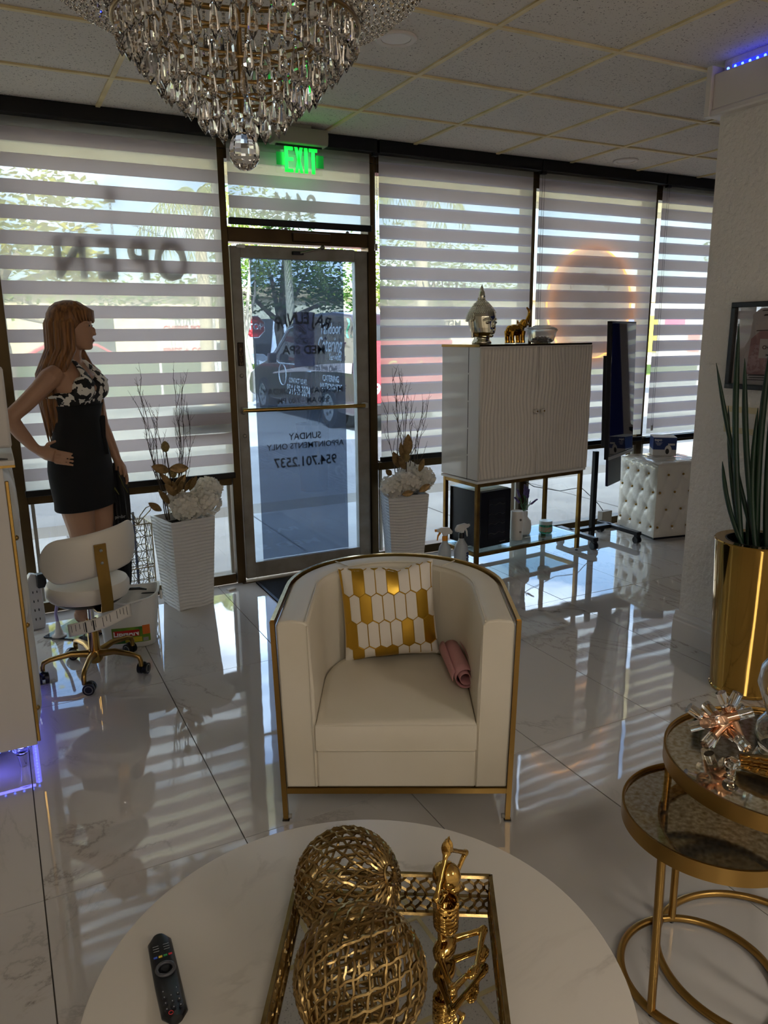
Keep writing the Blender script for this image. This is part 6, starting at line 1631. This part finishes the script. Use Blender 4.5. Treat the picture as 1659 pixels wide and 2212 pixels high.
def palm(label, loc, h, r, seed):
    t = thing('palm_tree', label, 'tree', loc, 0, 'street palms'); rn = random.Random(seed)
    MB().tube([(0, 0, -.05), (.05, 0, h*.5), (0, 0, h)], [r*1.2, r, r*.85], 12).build('trunk', mat('palm_trunk', (196, 182, 150), .9, bump=(20, .6, .02)), t, smooth=60)
    for k in range(16):
        a = 2*PI*k/16+rn.uniform(-.1, .1); L = rn.uniform(1.0, 1.4); up = rn.uniform(.1, .9); mb = MB(); pts = []
        for i in range(9):
            s = i/8; pts.append(Vector((math.cos(a)*L*s, math.sin(a)*L*s, h+up*s*1.2-1.5*s*s)))
        mb.tube(pts, [.02*(1-.8*i/8) for i in range(9)], 5)
        sd_ = Vector((-math.sin(a), math.cos(a), 0))
        for i in range(1, 9):
            for sgn in (-1, 1):
                for m_ in (0, .5):
                    p = pts[i-1].lerp(pts[i], m_); e = p+sd_*sgn*.28*(1-.5*i/9)+Vector((0, 0, -.32))+(pts[i]-pts[i-1])*.6
                    q = p+(pts[i]-pts[i-1])*.22
                    mb.face([mb.bm.verts.new(p), mb.bm.verts.new(q), mb.bm.verts.new(e)])
        mb.build('frond', LP, t)
palm('tall slender palm by the road left of the glass door', (4.05, 16, -.04), 4.3, .13, 1)
palm('palm with a pale smooth trunk in front of the dark shade tree', (8.2, 22.2, -.04), 4.3, .13, 2)
palm('palm with a pale smooth trunk beyond the spa window decal', (8.9, 15.5, -.04), 4.8, .14, 3)
def hedge(label, x0, x1, y, h, seed):
    t = thing('hedge', label, 'hedge', ((x0+x1)/2, y, 0), 0, 'clipped hedges')
    L = x1-x0
    MB().box((0, 0, h*.45), (L, .7, h*.9)).build('core', mat('hedge_core', (60, 78, 34), .95), t)
    foliage('foliage', t, [((-L/2+L*(k+.5)/12, 0, h*.5), (L/20, .45, h*.56)) for k in range(12)], 240, .055, LM_, seed)
hedge('long low clipped hedge along the road left of the stop sign', -9, 5.4, 21.2, .95, 1)
hedge('short clipped hedge beside the stop sign post', 5.9, 8.0, 19.95, .75, 2)
hedge('long low clipped hedge along the road right of the catering van', 11, 30, 21.2, .95, 3)

# ---------------------------------------------------------------- stop sign, banners
SS = thing('stop_sign', 'red octagonal stop sign on a thin post', 'stop sign', (8.3, 26, -.05), math.radians(-14))
MB().cyl((0, 0, 0), (0, 0, 2.2), .03, n=10).build('post', SCREW, SS)
oc = [(.40*math.cos(PI/8+PI/4*i), .40*math.sin(PI/8+PI/4*i)) for i in range(8)]; oi_ = [(x*.92, y*.92) for x, y in oc]
MB().prism(oc, .01, frame((0, -.035, 1.86), (1, 0, 0), (0, 0, 1))).build('plate', mat('sign_plate_white', (220, 220, 220), .5), SS)
MB().prism(oi_, .004, frame((0, -.05, 1.86), (1, 0, 0), (0, 0, 1))).build('red_field', mat('stop_red', (190, 36, 40), .5), SS)
lettering('sign_lettering', 'STOP', .27, PRW, SS, frame((0, -.056, 1.86), (1, 0, 0), (0, 0, 1)), bold=.01)
PB = thing('banner_sign', 'white roadside banner with red pizza lettering', 'sign', (4.15, 18, -.04))
for x in (-.65, .65): MB().cyl((x, .03, 0), (x, .03, 2.0), .03, n=8).build('post', WHITE, PB)
MB().box((0, 0, 1.45), (1.3, .02, .95)).build('panel', mat('banner_white', (224, 216, 204), .6), PB)
RT = mat('banner_red', (196, 50, 44), .6)
for t, z, s in (('CHEESE PIZZA', 1.72, .17), ('FRIES + COKE', 1.22, .19)): lettering('banner_lettering', t, s, RT, PB, frame((0, -.014, z), (1, 0, 0), (0, 0, 1)), bold=.006)
CPs = thing('colour_banner', 'tall roadside banner with cyan, yellow and pink blocks', 'sign', (15.1, 14.2, -.04), -.5)
MB().box((0, 0, 1.5), (2.2, .03, 1.5)).build('panel', mat('banner_white', (224, 216, 204), .6), CPs)
for x, z, w_, h_, c in ((-.8, 1.85, .4, .6, (60, 150, 214)), (-.25, 1.5, .35, .9, (226, 206, 60)), (.35, 1.8, .5, .6, (224, 80, 140)), (.85, 1.3, .3, .5, (230, 120, 110))):
    MB().box((x, -.02, z), (w_, .01, h_)).build('colour_block', mat('blk%d' % c[0], c, .6), CPs)
for x in (-1.05, 1.05): MB().cyl((x, .05, 0), (x, .05, 2.3), .035, n=8).build('post', WHITE, CPs)

# ---------------------------------------------------------------- vehicles
TYRE = mat('tyre_rubber', (20, 20, 21), .8); RIM = mat('alloy_rim', (176, 178, 180), .3, .8); CGLS = mat('car_glass', (24, 30, 36), .05, spec=.8)
def vehicle(name, label, loc, rz, prof, W_, body, wheels, wr, wins, front_win=None, cat='van'):
    """profile in (y, z): y along the length, extruded over the width in x; left side is x=0"""
    t = thing(name, label, cat, loc, rz)
    mb = MB(); n = len(prof); cx = W_/2
    secs = []
    for x, k in ((0, .94), (.05, 1.0), (W_-.05, 1.0), (W_, .94)):
        yc_ = sum(p[0] for p in prof)/n; zc_ = sum(p[1] for p in prof)/n
        secs.append([(x+(.10*max(0, p[1]-.95)/1.0 if x < cx else -.10*max(0, p[1]-.95)/1.0), yc_+(p[0]-yc_)*(k if k < 1 else 1)*(1 if k == 1 else 1.05), zc_+(p[1]-zc_)*(k if k == 1 else .975)) for p in prof])
    mb.loft(secs); mb.build('body', body, t, smooth=35, bevel=.03)
    for y in wheels:
        for x in (.02, W_-.02):
            o = -1 if x < cx else 1
            w = MB().cyl((x+o*.03, y, wr), (x-o*.2, y, wr), wr, n=28).build('wheel', TYRE, t, smooth=40)
            MB().lathe([(0, .0), (wr*.62, .0), (wr*.66, .012), (wr*.5, .02), (wr*.2, .012), (0, .016)], 24, M=Matrix.Translation((x+o*.03, y, wr)) @ Matrix.Rotation(o*PI/2, 4, 'Y')).build('hub', RIM, w, smooth=40)
            for s in range(5):
                a = 2*PI*s/5; MB().box((x+o*.048, y+wr*.34*math.cos(a), wr+wr*.34*math.sin(a)), (.012, wr*.14, wr*.14)).build('rim_hole', BLACK, w)
    for poly in wins:
        for x, sgn in ((.0, -1), (W_, 1)):
            pp = [(y, z) for y, z in poly]
            mb = MB(); vs = [mb.bm.verts.new((x-sgn*.10*max(0, z-.95)+sgn*.012, y, z)) for y, z in pp]; mb.face(vs); mb.build('side_window', CGLS, t)
    return t
VX, VY = 5.25, 11.23
MAR_ = mat('maroon_wrap', (52, 30, 36), .25, coat=.6)
prof = [(0, .32), (0, .75), (.06, 1.0), (.12, 1.7), (.3, 1.93), (1.2, 1.99), (2.5, 1.97), (3.3, 1.80), (4.35, 1.12), (5.2, .96), (5.65, .80), (5.8, .60), (5.8, .36), (5.6, .30), (.2, .28)]
V1 = vehicle('catering_van', 'dark maroon catering van with wrap lettering and red rear parked facing away', (VX, VY, -.09), 0, prof, 1.92, MAR_, (1.12, 4.75), .36, [[(2.15, 1.12), (2.15, 1.72), (2.5, 1.80), (3.15, 1.70), (3.95, 1.18), (3.6, 1.12)]])
RED = mat('van_red', (176, 40, 52), .3, coat=.5)
MB().box((.96, -.012, .95), (1.72, .05, 1.1)).build('rear_door', RED, V1, bevel=.02)
MB().box((.96, .06, 1.55), (1.5, .05, .42)).build('rear_window', CGLS, V1, bevel=.02)
MB().box((.96, -.05, .40), (1.86, .14, .2)).build('rear_bumper', mat('bumper_dark', (40, 34, 36), .5), V1, bevel=.03)
for x in (.06, 1.86):
    MB().box((x, -.005, .86), (.13, .1, .52)).build('tail_light', mat('lamp_red', (220, 36, 30), .2, coat=1), V1, bevel=.02)
    MB().box((x, -.012, .92), (.134, .1, .16)).build('reverse_light', mat('lamp_white', (230, 226, 220), .2), V1, bevel=.01)
    MB().box((x, -.012, .70), (.134, .1, .08)).build('indicator', mat('lamp_amber', (236, 110, 30), .2), V1, bevel=.01)
lettering('van_lettering', '954 649-3374', .24, PRW, V1, frame((.98, -.045, .72), (1, 0, 0), (0, 0, 1)), bold=.008)
lettering('van_lettering', 'Catering', .26, mat('van_gold', (214, 190, 110), .5), V1, frame((.98, -.045, 1.08), (1, 0, 0), (0, 0, 1)), bold=.004, shear=.2)
SDX = -.012
def side(txt, y, z, size, m, **kw): lettering('van_lettering', txt, size, m, V1, frame((SDX+.10*max(0, z-.95), y, z), (0, -1, 0), (0, 0, 1)), **kw)
SIL = mat('van_silver', (196, 204, 206), .4); GRN = mat('van_green', (90, 150, 120), .4)
side('Tandoor', 1.15, 1.70, .26, SIL, bold=.004, shear=.15); side('Catering', 1.15, 1.43, .36, SIL, bold=.003, shear=.3, sx=.85); side('Services', .85, 1.23, .16, SIL, bold=.002, shear=.15)
side('Maharaja Style Chefs', 1.4, 1.03, .16, mat('van_dark_text', (40, 30, 30), .5), bold=.001, shear=.2)
side('CATERING', 1.0, .86, .15, SIL, bold=.004); side('NATIONWIDE', 1.0, .72, .15, SIL, bold=.004)
side('CONTACT US AT:', 2.6, .74, .14, SIL, bold=.002, sx=.85); side('954 649-3374', 2.6, .56, .26, SIL, bold=.006, sx=.85)
def sweep(u, v):
    y = .15+3.9*u; z = 1.08-.25*u**1.6-.10*(1-u)+(.14*(1-u)+.03)*v; return Vector((SDX+.004+.10*max(0, z-.95)-.0, y, z))
MB().surf(sweep, 24, 4).build('wrap_sweep', mat('van_sweep', (196, 178, 170), .4), V1, smooth=80)
MB().torus((SDX, 3.45, .84), .21, .012, 40, 6, 'X').build('round_crest', SIL, V1)
for k in range(6): MB().tube([(SDX+.05, .35+.05*math.sin(i*.7+k), 1.55+.05*k+.03*i) for i in range(3)], .02, 4, flat=.2).build('leaf_mark', GRN, V1)
mr = MB().box((-.12, 3.75, 1.16), (.18, .1, .2)).build('wing_mirror', MAR_, V1, bevel=.03); MB().box((-.12, 3.695, 1.16), (.14, .006, .15)).build('mirror_glass', mat('mirror_silver', (225, 222, 215), .015, 1), mr)
MB().tube([(SDX-.005, 2.05, 1.06), (SDX-.005, 2.05, 1.70), (SDX+.07, 2.5, 1.82), (SDX+.06, 3.2, 1.72), (SDX, 4.0, 1.16), (SDX-.005, 3.6, 1.06)], .014, 6, closed=True).build('window_trim', SIL, V1)
MB().box((-.01, 2.0, .95), (.03, .16, .035)).build('door_handle', SIL, V1, bevel=.01)
MB().box((.96, 5.78, .66), (1.2, .06, .2)).build('grille', BLACK, V1)
for x in (.2, 1.7): MB().box((x, 5.68, .78), (.3, .16, .14)).build('headlight', mat('lamp_white', (230, 226, 220), .2), V1, bevel=.02)
sedan = [(0, .35), (0, .75), (.25, .95), (1.0, 1.0), (1.7, 1.42), (3.1, 1.42), (3.9, .98), (4.6, .9), (4.75, .7), (4.75, .35), (4.5, .28), (.2, .28)]
vehicle('parked_car', 'white car parked near the stop sign behind the glass door', (9.2, 27.0, -.09), math.radians(100), sedan, 1.8, mat('car_white', (226, 228, 230), .25, coat=.6), (.9, 3.8), .33, [[(1.15, 1.02), (1.75, 1.36), (3.05, 1.36), (3.7, 1.0)]], cat='car')
vehicle('parked_car', 'red car driving past beyond the low hedge', (4.6, 24, -.09), math.radians(90), sedan, 1.8, mat('car_red', (206, 40, 56), .25, coat=.6), (.9, 3.8), .33, [[(1.15, 1.02), (1.75, 1.36), (3.05, 1.36), (3.7, 1.0)]], cat='car')
tr = [(0, .45), (0, 2.5), (3.2, 2.5), (3.2, 1.55), (3.35, 1.5), (3.9, 1.05), (4.9, .95), (5.0, .5), (4.8, .4), (.2, .4)]
vehicle('box_truck', 'white box truck parked beside the stop sign', (14.5, 36, -.09), math.radians(160), tr, 2.0, mat('car_white', (226, 228, 230), .25, coat=.6), (1.0, 4.1), .4, [[(3.3, 1.05), (3.38, 1.45), (3.8, 1.08)]], cat='truck')
# far building beyond the road
FB_ = thing('far_building', 'long low cream shop building across the road', 'building', (12, 44, -.09))
MB().box((0, 0, 2.0), (70, 6, 4)).build('walls', CRM, FB_)
MB().box((0, -3.2, 3.9), (70, .6, .5)).build('fascia', mat('fascia_tan', (186, 160, 120), .8), FB_)
wm_ = box_mesh('shop_window', (2.6, .05, 2.0), CGLS)
for k in range(14): put('shop_window', wm_, None, FB_, loc=(-32+4.9*k, -3.02, 1.5))
